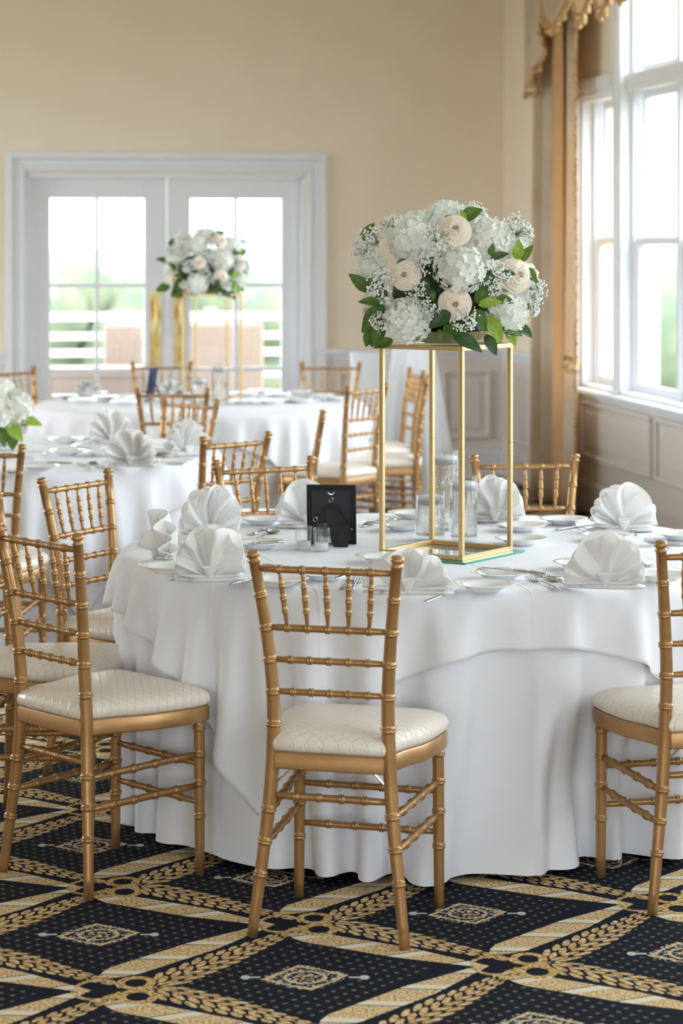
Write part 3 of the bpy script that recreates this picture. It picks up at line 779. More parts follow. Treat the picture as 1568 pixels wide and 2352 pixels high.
# ------------------------------------------------------------------ chairs: (x, y, heading clockwise from +Y in degrees, label)
def headed(pa, pb, z=.92):                      # heading + centre from the pixels of the two back-post tops (left, right as seen from behind)
    a, b = at(*pa, z), at(*pb, z); mid = (a+b)/2; r = (b-a); r.z = 0; r.normalize(); f = Vector((-r.y, r.x, 0))
    c = mid + f*.218; return c.x, c.y, math.degrees(math.atan2(f.x, f.y))
chairs = [
 (.020, 5.895, 16.0, 'gold bamboo-style chair with its back to the camera, centre front'),
 (-.628, 6.345, 47.5, 'gold chair at left front with light pooling on its ivory seat'),
 (-.835, 6.86, 101, 'gold chair half hidden behind the one at left front'),
 (*headed((258,1083),(85,1108)), 'gold chair third along the left side of the nearest table, slim back slanting'),
 (-.165, 7.985, 153, 'gold chair across the nearest table behind the black picture frame'),
 (*headed((1317,1050),(1092,1052)), 'gold chair across the nearest table by the curtain, right of the gold stand'),
 (.905, 6.18, -15, 'gold chair at right front cut by the picture edge'),
 (-.565, 9.33, -48, 'gold chair at middle table turned away, just behind the chair beyond the picture frame'),
 (-1.33, 8.95, 3, 'gold chair at far left edge facing the middle table'),
 (-.86, 11.17, 222, 'nearer of two overlapping gold chairs between the middle and farthest tables'),
 (-.30, 10.32, -90, 'gold chair seen edge-on between the middle table and the gold stand'),
 (-.845, 12.3, 2, 'farther of two overlapping gold chairs, facing the farthest table'),
 (-.045, 12.55, -55, 'gold chair just left of the gold stand facing the farthest table'),
 (.22, 13.83, -101, 'gold chair seen through the gold stand, farther of two side-on chairs'),
 (.25, 13.1, -86, 'gold chair seen through the gold stand, nearer of two side-on chairs'),
 (-.09, 14.45, 186, 'gold chair beyond the farthest table at right by the door casing'),
 (-1.09, 14.5, 176, 'gold chair beyond the farthest table in front of the door plates'),
 (-1.75, 13.95, 125, 'small distant gold chair at far left before the glass door'),
]
base_chair = make_chair()
for i, (x, y, hd, lab) in enumerate(chairs):
    if i == 0:
        base_chair.location = (x, y, 0); base_chair.rotation_euler.z = -math.radians(hd); base_chair['label'] = lab; base_chair['group'] = 'gold banquet chairs'
    else: dup(base_chair, (x, y, 0), -math.radians(hd), lab, 'gold banquet chairs')
# ------------------------------------------------------------------ tableware
ZZ = ZT+.0085
def plate_mesh():
    m = MB(); m.lathe([(0,.004),(.030,.0035),(.031,.0),(.036,.0),(.040,.004),(.050,.009),(.058,.015),(.076,.0185),(.079,.0200),(.0795,.0215),(.078,.022),(.066,.0195),(.058,.0185),(.050,.0135),(.040,.008),(.0,.0070)], 48)
    return m.mesh('plate')
PL = plate_mesh()
def plate(px, py, label, scale=1.0, z=ZZ, grp=None):
    o = obj('bread_plate', PL, M_china); o.location = at(px, py, z+.01); o.location.z = z; o.scale = (scale,)*3
    return tag(o, label, 'plate', grp or 'white bread plates')
def fork_mesh():
    m = MB(); P = []
    for y, w_, z in ((-.095,.004,.002),(-.092,.0095,.0025),(-.07,.0085,.003),(-.04,.0045,.0045),(0,.003,.006),(.025,.0035,.005),(.036,.008,.003),(.042,.0115,.002),(.052,.0125,.0018)):
        t = .0011; P.append([(-w_,y,z),(0,y,z+t),(w_,y,z),(0,y,z-t*.6)])
    m.loft(P)
    for k in range(4):
        x = -.0102+k*.0068; m.loft([[(x-.0021,y,z),(x,y,z+.001),(x+.0021,y,z),(x,y,z-.0008)] for y, z in ((.051,.0018),(.065,.0020),(.080,.0035),(.095,.008))])
    return m.mesh('fork')
def spoon_mesh():
    m = MB(); P = []
    for y, w_, z in ((-.09,.004,.002),(-.087,.0095,.0025),(-.065,.0085,.003),(-.04,.0045,.0045),(0,.003,.006),(.03,.0035,.006)):
        P.append([(-w_,y,z),(0,y,z+.0011),(w_,y,z),(0,y,z-.0007)])
    m.loft(P); G = []
    for i in range(9):
        u = i/8; y = .028+.062*u; wd = .021*math.sin(PI*min(1,u*.93+.07))**.6; G.append([(wd*math.cos(a), y, .0085-.0075*math.sin(a)*math.sin(PI*u)**.7) for a in np.linspace(0, PI, 9)])
    m.grid(G); m.grid([[(p[0],p[1],p[2]-.0009) for p in r] for r in G]); return m.mesh('spoon')
def knife_mesh():
    m = MB(); P = []
    for y, w_, t in ((-.11,.004,.002),(-.107,.0085,.003),(-.08,.0088,.0034),(-.03,.0062,.0034),(-.012,.0052,.0032),(-.008,.0075,.0038),(-.004,.0052,.003),(0,.0075,.0012),(.04,.0095,.0009),(.08,.010,.0008),(.098,.007,.0006),(.108,.002,.0004)):
        P.append([(-w_*.8,y,.004),(0,y,.004+t),(w_,y,.004),(0,y,.004-t)])
    m.loft(P); return m.mesh('knife')
KM = {'fork': fork_mesh(), 'spoon': spoon_mesh(), 'dinner_knife': knife_mesh()}
GR = {'fork': 'forks', 'spoon': 'spoons', 'dinner_knife': 'knives'}
def cutlery(kind, head, tail, label, z=ZZ, tilt=0):
    a, b = at(*head, z), at(*tail, z); o = obj(kind, KM[kind], M_steel); o.location = (a+b)/2; o.location.z = z
    d = a-b; o.rotation_euler = (tilt, 0, math.atan2(-d.x, d.y)); return tag(o, label, kind.split('_')[-1], 'steel ' + GR[kind])
plates = [
 (384,1306,'white plate at the left rim of the nearest table, left of the front left napkin'),
 (402,1245,'white plate behind the side-on napkin at left of nearest table'),
 (602,1197,'white plate beyond the cutlery, left of the napkin behind the frame'),
 (594,1252,'white plate with a knife laid across, left of the tealight cups'),
 (640,1336,'white plate seen between the left posts of the centre front chair'),
 (745,1323,'white plate seen through the top spindles of the centre front chair'),
 (880,1284,'white plate partly behind the low napkin, beside the glass mirror corner'),
 (1114,1349,'white rimmed plate at the front rim of the nearest table, right of the low napkin'),
 (1148,1322,'white plate with a knife on it, just beyond the front rim plate'),
 (1196,1212,'white plate right of the gold stand, farther one'),
 (1196,1243,'white plate right of the gold stand, nearer one'),
 (1293,1197,'white plate before the chair by the curtain, left of the tall right napkin'),
 (1396,1235,'white plate in front of the tall right napkin'),
 (1335,1299,'white plate mostly hidden behind the front right napkin'),
 (1562,1232,'white plate at far right edge beyond the forks'),
 (1520,1325,'white plate seen through the spindles of the right front chair'),
 (945,1183,'white plate at far side behind the shortest glass vase'),
 (925,1210,'white plate left of the shortest vase inside the gold stand'),
]
for px, py, lab in plates: plate(px, py, lab)
cl_ = [
 ('fork',(566,1234),(616,1212),'fork pointing left beyond the knife plate'),
 ('fork',(606,1218),(650,1208),'fork lying behind the spoon on the far left setting'),
 ('spoon',(640,1221),(583,1240),'spoon crossing the fork beyond the knife plate'),
 ('spoon',(540,1262),(541,1290),'spoon standing toward the camera beside the front left napkin'),
 ('fork',(541,1297),(572,1288),'fork just right of the front left napkin'),
 ('dinner_knife',(640,1318),(512,1349),'knife with handle out from under the front left napkin'),
 ('fork',(450,1318),(398,1334),'fork handle poking from the left side of the front left napkin'),
 ('fork',(656,1303),(598,1324),'fork between the two front left plates behind the centre chair post'),
 ('spoon',(606,1303),(668,1319),'spoon by the fork near the left post of the centre front chair'),
 ('fork',(818,1318),(782,1362),'left of two forks behind the centre front chair spindles'),
 ('fork',(832,1320),(799,1369),'right of two forks behind the centre front chair spindles'),
 ('dinner_knife',(775,1330),(832,1311),'knife on the plate behind the centre front chair'),
 ('dinner_knife',(960,1392),(1056,1354),'knife handle out from under the low napkin at the front rim'),
 ('fork',(1208,1328),(1284,1354),'left fork of the crossed pair on the front rim right of centre'),
 ('fork',(1244,1325),(1322,1356),'right fork of the pair beside the front right napkin'),
 ('dinner_knife',(1225,1315),(1281,1334),'knife beneath the two front forks'),
 ('dinner_knife',(1262,1324),(1326,1321),'knife reaching toward the front right napkin'),
 ('fork',(1303,1205),(1372,1226),'fork pointing up left before the tall right napkin'),
 ('dinner_knife',(1288,1217),(1352,1207),'knife left of the tall right napkin'),
 ('fork',(1434,1212),(1462,1232),'fork leaning at the foot of the tall right napkin'),
 ('dinner_knife',(1375,1224),(1452,1219),'knife lying below the tall right napkin'),
 ('fork',(1484,1241),(1540,1262),'fork with upright tines right of the front right napkin'),
 ('dinner_knife',(1458,1256),(1545,1254),'knife across the right side behind the right chair finial'),
 ('fork',(1490,1302),(1448,1284),'fork behind the right front chair post'),
 ('spoon',(1168,1211),(1105,1203),'spoon right of the gold stand beyond the plates'),
 ('fork',(875,1199),(842,1208),'fork between the picture frame and the gold stand'),
 ('spoon',(836,1210),(876,1192),'spoon just right of the black picture frame'),
 ('dinner_knife',(948,1211),(914,1197),'knife inside the gold stand at left'),
 ('dinner_knife',(662,1200),(699,1214),'knife below the napkin behind the picture frame'),
]
for k, h_, t_, lab in cl_:
    z = ZZ+ (.021 if 'plate' in lab and 'laid' in lab or lab.startswith('knife on the plate') else 0)
    cutlery(k, h_, t_, lab, z)
cutlery('dinner_knife', (512,1256), (640,1247), 'knife laid across the plate left of the tealight cups', ZZ+.0215)
cutlery('dinner_knife', (1133,1309), (1219,1318), 'knife laid across the second front plate right of centre', ZZ+.0215)
# ------------------------------------------------------------------ fan-folded napkins
def napkin_mesh(seed, W=.19, Hh=.125, lobes=4, lean=.25, span=(-78, 84), skew=0., tuck=.45):
    rr = np.random.RandomState(seed); m = MB(); NU = 96; NV = 20
    a0, a1 = math.radians(span[0]), math.radians(span[1]); ph = rr.uniform(0, 1)
    lob = rr.uniform(.85, 1.15, 12)
    def fan(yo, k0, sc, amp):
        P = []
        for j in range(NV+1):
            v = j/NV; row = []
            for i in range(NU+1):
                u = i/NU; a = a0+(a1-a0)*u; s = u*lobes+k0+.28*math.sin(5.5*u+seed*1.7); c = s-math.floor(s); li = int(s) % 12
                tri = 1-abs(2*c-1); tri = tri*tri*(3-2*tri)
                rad = (Hh*(math.cos(a)**2)+ W*.50*(math.sin(a)**2))*sc*(.90+.12*lob[li]*math.sin(PI*c)**.5)
                vv = v**.9; r_ = rad*vv
                curl = .012*math.sin(PI*v*1.2)*math.sin(s*2.3+seed)
                x = r_*math.sin(a+.06*math.sin(6*v+seed)) + skew*v*v; z = .012+r_*math.cos(a)*1.0
                y = yo + amp*vv*(tri-.5)*2*lob[li] + lean*.10*v*v*(-1) + curl
                row.append((x, y, max(z, .004)))
            P.append(row)
        m.grid(P)
    fan(.002, ph, 1.0, .027)
    fan(.024, ph+.5, .94, .020)
    # rolled and stacked hem folds across the foot
    def fold(x0, x1, y, z, th, wob, sag=0):
        rings = []; n = 22
        for i in range(n):
            u = i/(n-1); x = x0+(x1-x0)*u; e = math.sin(PI*min(1, min(u,1-u)*6+.12)/2)
            cy = y+wob*math.sin(u*5+seed); dep = .022*(.6+.4*e)
            rings.append([(x, cy+dep*math.cos(q), max(.001, z+th*e*math.sin(q)+sag*(2*u-1)**2)) for q in np.linspace(0, 2*PI, 14, endpoint=False)])
        m.loft(rings)
    fold(-W*.50, W*.50, .006, .0065, .0065, .004)
    fold(-W*.46, W*.44, .000, .016, .005, .006, .004)
    fold(-W*.30, W*.50, -.008, .0075, .006, .006)
    # centre tuck: little cone where the pleats gather
    P = []
    for j in range(9):
        v = j/8; P.append([((.006+.05*v*tuck)*math.cos(q)*1.0+.01*v, -.016-.01*v+.012*math.sin(q)*(1-.3*v), .008+.075*v*tuck+.004*math.sin(q)) for q in np.linspace(.1, PI*1.6, 18)])
    m.grid(P)
    return m.mesh('cloth_napkin')
def napkin(px, py, W, Hh, rz, seed, label, **k):
    o = obj('cloth_napkin', napkin_mesh(seed, W, Hh, **k), M_nap); o.location = at(px, py, ZZ); o.rotation_euler.z = rz
    s = o.modifiers.new('solidify', 'SOLIDIFY'); s.thickness = .0018; s.offset = 0
    return tag(o, label, 'napkin', 'fan-folded white napkins')
napkin(374,1292,.15,.145,-1.15,1,'napkin turned side-on with wavy edge at left of nearest table', lobes=4)
napkin(480,1236,.19,.150,.25,2,'fan napkin second from left, behind the front left one', lobes=4)
napkin(484,1336,.19,.140,-.05,3,'round fan napkin at front left beside the rim plate', lobes=4, span=(-88,80))
napkin(706,1212,.20,.140,.1,4,'fan napkin partly behind the black picture frame', lobes=3.5)
napkin(938,1366,.23,.108,-.08,5,'low wide napkin at the front rim behind the centre chair post', lobes=3, span=(-88,88))
napkin(1138,1200,.19,.142,-.15,6,'fan napkin right of the vases behind the gold stand post', lobes=3.5)
napkin(1428,1221,.21,.140,.1,7,'tall fan napkin at right of nearest table against the wainscot', lobes=4)
napkin(1388,1352,.21,.140,-.1,8,'fan napkin at front right beside the right chair post', lobes=4, span=(-88,84))
# ------------------------------------------------------------------ gold stand on its glass square
cs = [at(888,1268,ZZ+.01), at(1040,1285,ZZ+.01), at(1160,1260,ZZ+.01)]
cen = (cs[0]+cs[2])/2; dv = cs[2]-cs[1]; yaw = math.atan2(dv.y, dv.x); hs = .134
g = obj('glass_plate', MB().box(-.165,.165,-.165,.165,0,.005), M_plateglass); g.location = (cen.x, cen.y, ZZ); g.rotation_euler.z = yaw
tag(g, 'square glass plate with green edge under the gold stand', 'glass plate')
e_ = MB()
for q in ((-.166,-.165,-.166,.166),(.165,.166,-.166,.166),(-.165,.165,-.166,-.165),(-.165,.165,.165,.166)): e_.box(*q, .0004, .0046)
obj('polished_edge', e_, M_teal, g, 'green edge')
st = thing('flower_stand', 'tall gold square-frame stand at the centre of the nearest table', 'stand', (cen.x, cen.y, ZZ+.005), yaw)
def make_stand(st, hh=.603, hs=.134, b=.0065):
    for z0 in (0, hh-.013):
        for q in range(4):
            M = Matrix.Rotation(q*PI/2, 4, 'Z'); m = MB(); m.box(-hs-b, hs-b, -hs-b, -hs+b, z0, z0+.013, M); obj('bottom_bar' if z0 == 0 else 'top_bar', m, M_brass, st, bevel=.0008)
    for sx in (-1, 1):
        for sy in (-1, 1):
            m = MB(); m.box(sx*hs-b, sx*hs+b, sy*hs-b, sy*hs+b, .013, hh*.52); m.box(sx*hs-b*.97, sx*hs+b*.97, sy*hs-b*.97, sy*hs+b*.97, hh*.52+.0008, hh-.013)
            obj('post', m, M_brass, st, bevel=.0008)
    m = MB(); m.box(-hs, hs, -hs, hs, hh-.004, hh-.002)
    obj('top_sheet', m, M_plateglass, st)
    return st
make_stand(st)
ZS0 = ZZ+.0052
def vase(px, py, r, h, wl, label, gel=False, zb=None, cnd=True, nm='cylinder_vase'):
    zb = ZS0 if zb is None else zb
    p = at(px, py, zb); t = thing(nm, label, 'vase', (p.x, p.y, zb), 0, 'cylinder vases with floating candles')
    m = MB(); m.lathe([(0,0),(r-.002,0),(r,.002),(r,h-.001),(r-.001,h),(r-.0025,h-.001),(r-.0028,.012),(r-.006,.009),(0,.009)], 48); obj('glass', m, M_glass, t, auto=.8)
    m = MB(); m.lathe([(0,.0095),(r-.0034,.0125),(r-.0034,wl),(0,wl)], 48); obj('water', m, M_water, t, auto=.8)
    if gel:
        rr = np.random.RandomState(9); m = MB()
        for k in range(260):
            a, q, z = rr.uniform(0,2*PI), (r-.008)*math.sqrt(rr.uniform(.5,1)), rr.uniform(.015, wl-.02)
            s_ = .0025; c = Vector((q*math.cos(a), q*math.sin(a), z)); m.add([c+Vector(v)*s_ for v in ((1,0,0),(-1,0,0),(0,1,0),(0,-1,0),(0,0,1),(0,0,-1))], [(0,2,4),(2,1,4),(1,3,4),(3,0,4),(2,0,5),(1,2,5),(3,1,5),(0,3,5)])
        o = obj('gel_beads', m, M_bead, t, 'glittering beads'); o['kind'] = 'stuff'
    else:
        rr = np.random.RandomState(10); m = MB()
        for k in range(160):
            a, q = rr.uniform(0,2*PI), (r-.006)*math.sqrt(rr.rand()); c = Vector((q*math.cos(a), q*math.sin(a), .0135+.004*rr.rand())); s_ = .0022
            m.add([c+Vector(v)*s_ for v in ((1,0,0),(-1,0,0),(0,1,0),(0,-1,0),(0,0,1),(0,0,-1))], [(0,2,4),(2,1,4),(1,3,4),(3,0,4),(2,0,5),(1,2,5),(3,1,5),(0,3,5)])
        o = obj('glitter_grit', m, M_bead, t, 'silver and gold grit'); o['kind'] = 'stuff'
    if cnd:
        c = thing('floating_candle', 'white disc candle floating in the ' + label, 'candle', (p.x, p.y, zb+wl-.016), 0, 'floating white candles')
        rc = r-.0065; m = MB(); m.lathe([(0,0),(rc*.72,0),(rc*.93,.008),(rc,.020),(rc,.024),(rc-.002,.026),(0,.0245)], 40); obj('wax', m, M_wax, c, auto=.9)
        m = MB(); m.tube([(0,0,.024),(.001,0,.034)], .0009, 6); obj('wick', m, M_blackm, c)
    return t
M_bead = mat('glitter', srgb(210,190,150), .1, 1.0)
vase(987,1236,.0465,.142,.118,'shortest cylinder vase, front left inside the stand')
vase(1064,1240,.0435,.195,.165,'middle-height cylinder vase, right inside the stand')
vase(1020,1212,.0475,.245,.215,'tallest cylinder vase with bead gel, back inside the stand', gel=True)
# tealight cups
for px, py, lab in ((697,1262,'left of three clear tealight cups'), (738,1266,'front right of three clear tealight cups'), (748,1252,'clear tealight cup tucked behind the front right one')):
    p = at(px, py, ZZ); t = thing('tealight_cup', lab, 'tealight', p, 0, 'clear tealight cups')
    m = MB(); m.lathe([(0,0),(.022,0),(.0235,.002),(.0262,.066),(.0258,.068),(.0245,.066),(.0215,.010),(0,.008)], 36); obj('glass', m, M_glass, t, auto=.8)
    m = MB(); m.lathe([(0,.0085),(.019,.0085),(.0195,.010),(.0195,.024),(.018,.0245),(0,.0235)], 28); obj('wax', m, M_wax, t, auto=.8)
    m = MB(); m.tube([(0,0,.023),(.001,0,.031)], .0008, 6); obj('wick', m, M_blackm, t)
# picture frame seen from behind
p = at(762,1249,ZZ); p.z = ZZ
t = thing('picture_frame', 'black picture frame standing with its back and easel leg toward the camera', 'frame', p, math.radians(-4))
LM = Matrix.Rotation(math.radians(9), 4, 'X')
m = MB(); m.box(-.0735,.0735,-.006,.006,0,.181, LM); obj('moulding', m, M_blackm, t, bevel=.0015)
m = MB(); m.box(-.058,.058,-.0085,-.0055,.014,.168, LM); obj('backing_board', m, M_black, t, bevel=.0006)
bk = MB(); a_, b_ = LM @ Vector((-.012,-.009,.118)), LM @ Vector((.012,-.009,.112))
pts = [(-.022,.108),(.001,.124),(.052,.060),(.050,.0),(.008,.0),(.0,.016)]
leg_top = LM @ Vector((0,-.010,.124)); leg_bot = Vector((.0,-.085,.001))
def legp(x, z): k = z/.124; q = leg_bot.lerp(leg_top, k); return Vector((x+.004, q.y, q.z))
q1 = [legp(x, z) for x, z in pts]; q2 = [v+Vector((0,-.0025,0)) for v in q1]
bk.add(q1+q2, [tuple(range(6)), tuple(range(11,5,-1))]+[(i,(i+1)%6,(i+1)%6+6,i+6) for i in range(6)]); obj('easel_leg', bk, M_black, t)
for (x, z, r0) in ((0,.138,0), (-.048,.078,PI/2)):
    m = MB(); m.tube([LM @ Vector((x+.006*math.cos(a), -.0105, z+.007*math.sin(a))) for a in np.linspace(0, 6.1, 14)], .0011, 6); obj('hanging_ring', m, M_steel, t, 'steel hanging ring')
m = MB(); m.tube([LM @ Vector((.009*math.cos(a), -.0095, .163+.009*math.sin(a))) for a in np.linspace(PI, 2*PI, 10)], .0024, 6, flat=.5); obj('hanger_slot', m, M_steel, t, 'pale hanger slot')
m = MB(); m.tube([LM @ Vector((.058,-.0095,.05)), LM @ Vector((.064,-.012,.047))], .0022, 6); obj('catch', m, M_steel, t, 'small steel catch')
# ------------------------------------------------------------------ flowers
def orient(n, spin=0):
    n = Vector(n).normalized(); return n.to_track_quat('Z', 'Y').to_matrix().to_4x4() @ Matrix.Rotation(spin, 4, 'Z')
def hyd_mesh(seed, nf=95):
    rr = np.random.RandomState(seed); m = MB(); ga = PI*(3-5**.5)
    for i in range(nf):
        z = 1-1.72*(i+.5)/nf; q = math.sqrt(1-z*z); a = i*ga+rr.normal(0,.12)
        n = Vector((q*math.cos(a), q*math.sin(a), z)); c = n*(.87+.17*rr.rand())
        n2 = (n+Vector(rr.normal(0,.28,3))).normalized(); M = Matrix.Translation(c) @ orient(n2, rr.uniform(0,PI)); s = .20*rr.uniform(.85,1.2)
        for k in range(4):
            K = M @ Matrix.Rotation(k*PI/2+rr.normal(0,.1), 4, 'Z'); up = rr.uniform(-.05,.35)
            L = [(0,0,0),(s*.42,-s*.42,s*up*.5),(s*.42,s*.42,s*up*.5),(s*.85,-s*.46,s*up),(s*.85,s*.46,s*up),(s*1.12,0,s*up*.8),(s*.65,0,s*up*.35)]
            m.add([K @ Vector(p) for p in L], [(0,1,6),(0,6,2),(1,3,6),(6,4,2),(3,5,6),(5,4,6)])
        m.add([M @ Vector((p[0]*s*.12, p[1]*s*.12, .012+p[2]*.01)) for p in ((1,0,0),(0,1,0),(-1,0,0),(0,-1,0),(0,0,1.5))], [(0,1,4),(1,2,4),(2,3,4),(3,0,4)])
    m.lathe([(0,-.75),(.5,-.62),(.74,-.2),(.76,.2),(.6,.55),(.3,.75),(0,.8)], 14)
    return m.mesh('hydrangea_bloom')
HYD = [hyd_mesh(s) for s in (1,2,3)]
def rose_mesh(seed):
    rr = np.random.RandomState(seed); m = MB()
    def petal(rb, rt, a, wdt, h, curl, z0, tip=.0):
        P = []; NV = 10; NU = 12
        for i in range(NV+1):
            v = i/NV; row = []
            for j in range(NU+1):
                u = (j/NU-.5)*2; an = a+u*wdt*(.55+.45*math.sin(min(1, v*1.25)*PI/2))
                edge = 1-.16*abs(u)**2.5*v + tip*max(0, 1-abs(u)*3)*v
                q = max(0, (v-.74)/.26)
                rad = (rb+(rt-rb)*v**1.6) + curl*q*q + .02*u*u
                z = z0 + (h-z0)*math.sin(v*PI/2)**.9*edge - curl*.55*q*q
                row.append((rad*math.cos(an), rad*math.sin(an), z))
            P.append(row)
        m.grid(P)
    # spiral heart
    P = []
    for k in range(60):
        t = k/59; an = t*5.2*PI; r = .03+.20*t; P.append([(r*math.cos(an), r*math.sin(an), z) for z in (.25, .55+.2*(1-t), .80+.10*math.sin(an*1.3)*.3-.06*t, .84-.05*t)])
    m.grid(P)
    for ly, (rb, rt, n, w_, h, c, z0) in enumerate(((.12,.27,3,1.15,.86,.03,.1),(.16,.37,4,1.0,.84,.07,.05),(.20,.49,4,1.0,.78,.12,0),(.24,.62,5,.88,.67,.18,-.05),(.26,.76,5,.85,.50,.24,-.12),(.26,.88,5,.78,.28,.26,-.2))):
        for k in range(n): petal(rb, rt*rr.uniform(.95,1.06), k*2*PI/n+ly*1.05+rr.normal(0,.10), w_, h*rr.uniform(.95,1.04), c*rr.uniform(.8,1.3), z0, .06 if ly > 2 else 0)
    m.lathe([(0,-.3),(.25,-.25),(.36,-.05),(.30,.25),(.18,.5),(0,.6)], 14)
    return m.mesh('rose')
ROSE = [rose_mesh(1), rose_mesh(2)]
def leaf_mesh(seed, wd=.30):
    rr = np.random.RandomState(seed); m = MB(); P = []; n = 12; b = rr.uniform(.15,.4)
    for i in range(n+1):
        u = i/n; w_ = wd*math.sin(PI*u**.85)**.85*(1-.12*u) + (.012 if u < .1 else 0); w_ = max(w_, .004)
        zc = b*u*(1-u)*1.2-.18*u*u
        P.append([(x*w_, u, zc+abs(x)*w_*.32+.012*math.sin(8*u+3*x)) for x in (-1,-.66,-.33,0,.33,.66,1)])
    m.grid(P); return m.mesh('leaf')
LEAF = [leaf_mesh(1,.27), leaf_mesh(2,.31), leaf_mesh(3,.23)]
LMESH = {}
def leafm(k, mt):
    if (k, mt.name) not in LMESH: me = LEAF[k].copy(); me.materials.clear(); me.materials.append(mt); LMESH[(k, mt.name)] = me
    return LMESH[(k, mt.name)]
def gyp_mesh(seed, n=42, spread=1.0, green=False):
    rr = np.random.RandomState(seed); m = MB(); st_ = MB()
    for i in range(n):
        d = Vector(rr.normal(0,1,3)); d.z = abs(d.z)+.35; d.normalize(); q = d*rr.uniform(.55,1.0)*spread
        mid_ = q*.5+Vector(rr.normal(0,.06,3)); st_.tube([(0,0,0), mid_, q], .010, 3, caps=False)
        for k in range(3):
            c = q+Vector(rr.normal(0,.10,3)); r = rr.uniform(.045,.085)
            m.lathe([(0,-r),(r*.8,-r*.5),(r,0),(r*.75,r*.6),(0,r*.8)], 6, tuple(c)); st_.tube([q*.8, c], .006, 3, caps=False)
    return m.mesh('florets'), st_.mesh('stems')
GYP = [gyp_mesh(1), gyp_mesh(2)]
def bouquet(name, label, loc, blooms, roses, leaves, gyps, core, view_rot=0, bowl=True, cat='flower arrangement', leafmats=None):
    t = thing(name, label, cat, loc, view_rot)
    cx_, cz_, rx, rz_ = core
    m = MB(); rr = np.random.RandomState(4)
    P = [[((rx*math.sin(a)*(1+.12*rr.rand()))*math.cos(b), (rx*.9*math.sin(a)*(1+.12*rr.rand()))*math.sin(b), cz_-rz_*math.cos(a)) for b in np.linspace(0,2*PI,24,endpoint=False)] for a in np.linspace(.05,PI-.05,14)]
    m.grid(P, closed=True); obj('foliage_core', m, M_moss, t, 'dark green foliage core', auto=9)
    if bowl:
        m = MB(); m.lathe([(0,.002),(.06,.002),(.10,.012),(.122,.034),(.125,.036),(.123,.038),(.10,.018),(.0,.01)], 48); obj('bowl', m, M_brass, t, 'shallow gold bowl', auto=.8)
        m = MB(); m.lathe([(0,.05),(.10,.05),(.112,.040),(.105,.02),(0,.02)], 32); obj('foam_tray', m, M_blackm, t, 'black foam tray', auto=.8)
    def place(me, o_name, p, s, n, mt, spin, lab=None):
        o = obj(o_name, me, mt, t, lab); n = Vector(n)
        o.matrix_local = Matrix.Translation(p) @ orient(n, spin) @ Matrix.Scale(s, 4); return o
    for i, (x, y, z, r) in enumerate(blooms): place(HYD[i%3], 'hydrangea_bloom', (x,y,z), r, (x*1.2, y-.02, (z-cz_)*1.1), M_petal, i*1.3)
    for i, (x, y, z, r) in enumerate(roses): place(ROSE[i%2], 'rose', (x,y,z), r, (x*.7, y-.12, (z-cz_)*.7), M_rose, i*2.1)
    for i, (x, y, z, L, ang, mt, lk_) in enumerate(leaves):
        # leaf grows outward: ang in the picture plane (0 = right, 90 = up); lk_ leans toward (-) or away (+)
        a = math.radians(ang); d = Vector((math.cos(a), lk_, math.sin(a))).normalized(); nrm = Vector((0,-1,.35)); nrm = (nrm-d*nrm.dot(d)).normalized(); xx = d.cross(nrm)
        M = Matrix(((xx.x, d.x, nrm.x, x),(xx.y, d.y, nrm.y, y),(xx.z, d.z, nrm.z, z),(0,0,0,1)))
        o = obj('leaf', leafm(i%3, mt), None, t); o.matrix_local = M @ Matrix.Scale(L*1.22, 4)
    for i, (x, y, z, s) in enumerate(gyps):
        g_ = place(GYP[i%2][0], 'gypsophila_florets', (x,y,z), s, (x*1.2, y-.04, (z-cz_)), M_gyp, i*.9); g_['kind'] = 'stuff'
        h_ = obj('stems', GYP[i%2][1], M_stem, g_); h_['kind'] = 'stuff'
    return t
S7 = 5500/cen.y
def q4(x, y, dy):                               # crop coordinates of the bouquet close-up -> local x, depth, z over the stand top
    px, py = 780+x*.3061, 450+y*.3061; d = cen.y+dy; return ((px-CX)*d/F-cen.x, dy, H-(py-HY)*d/F-ZTOP)
ZTOP = ZS0+.603
bl = [q4(530,330,-.13)+(.066,), q4(900,550,-.20)+(.072,), q4(520,930,-.16)+(.066,), q4(1120,320,-.12)+(.060,), q4(1250,880,-.12)+(.062,), q4(790,190,-.02)+(.062,), q4(235,560,-.06)+(.050,),
      q4(1340,640,0)+(.06,), q4(1260,360,.0)+(.058,), q4(980,190,.05)+(.05,), q4(260,830,.0)+(.045,), q4(600,300,.12)+(.07,), q4(1000,500,.16)+(.07,), q4(500,700,.15)+(.07,), q4(900,880,.14)+(.06,)]
ro = [q4(862,268,-.20)+(.040,), q4(497,598,-.20)+(.038,), q4(860,808,-.21)+(.040,), q4(1310,600,-.12)+(.044,), q4(235,850,-.07)+(.034,)]
G, LL, DD = M_leaf, M_leafl, M_leafd
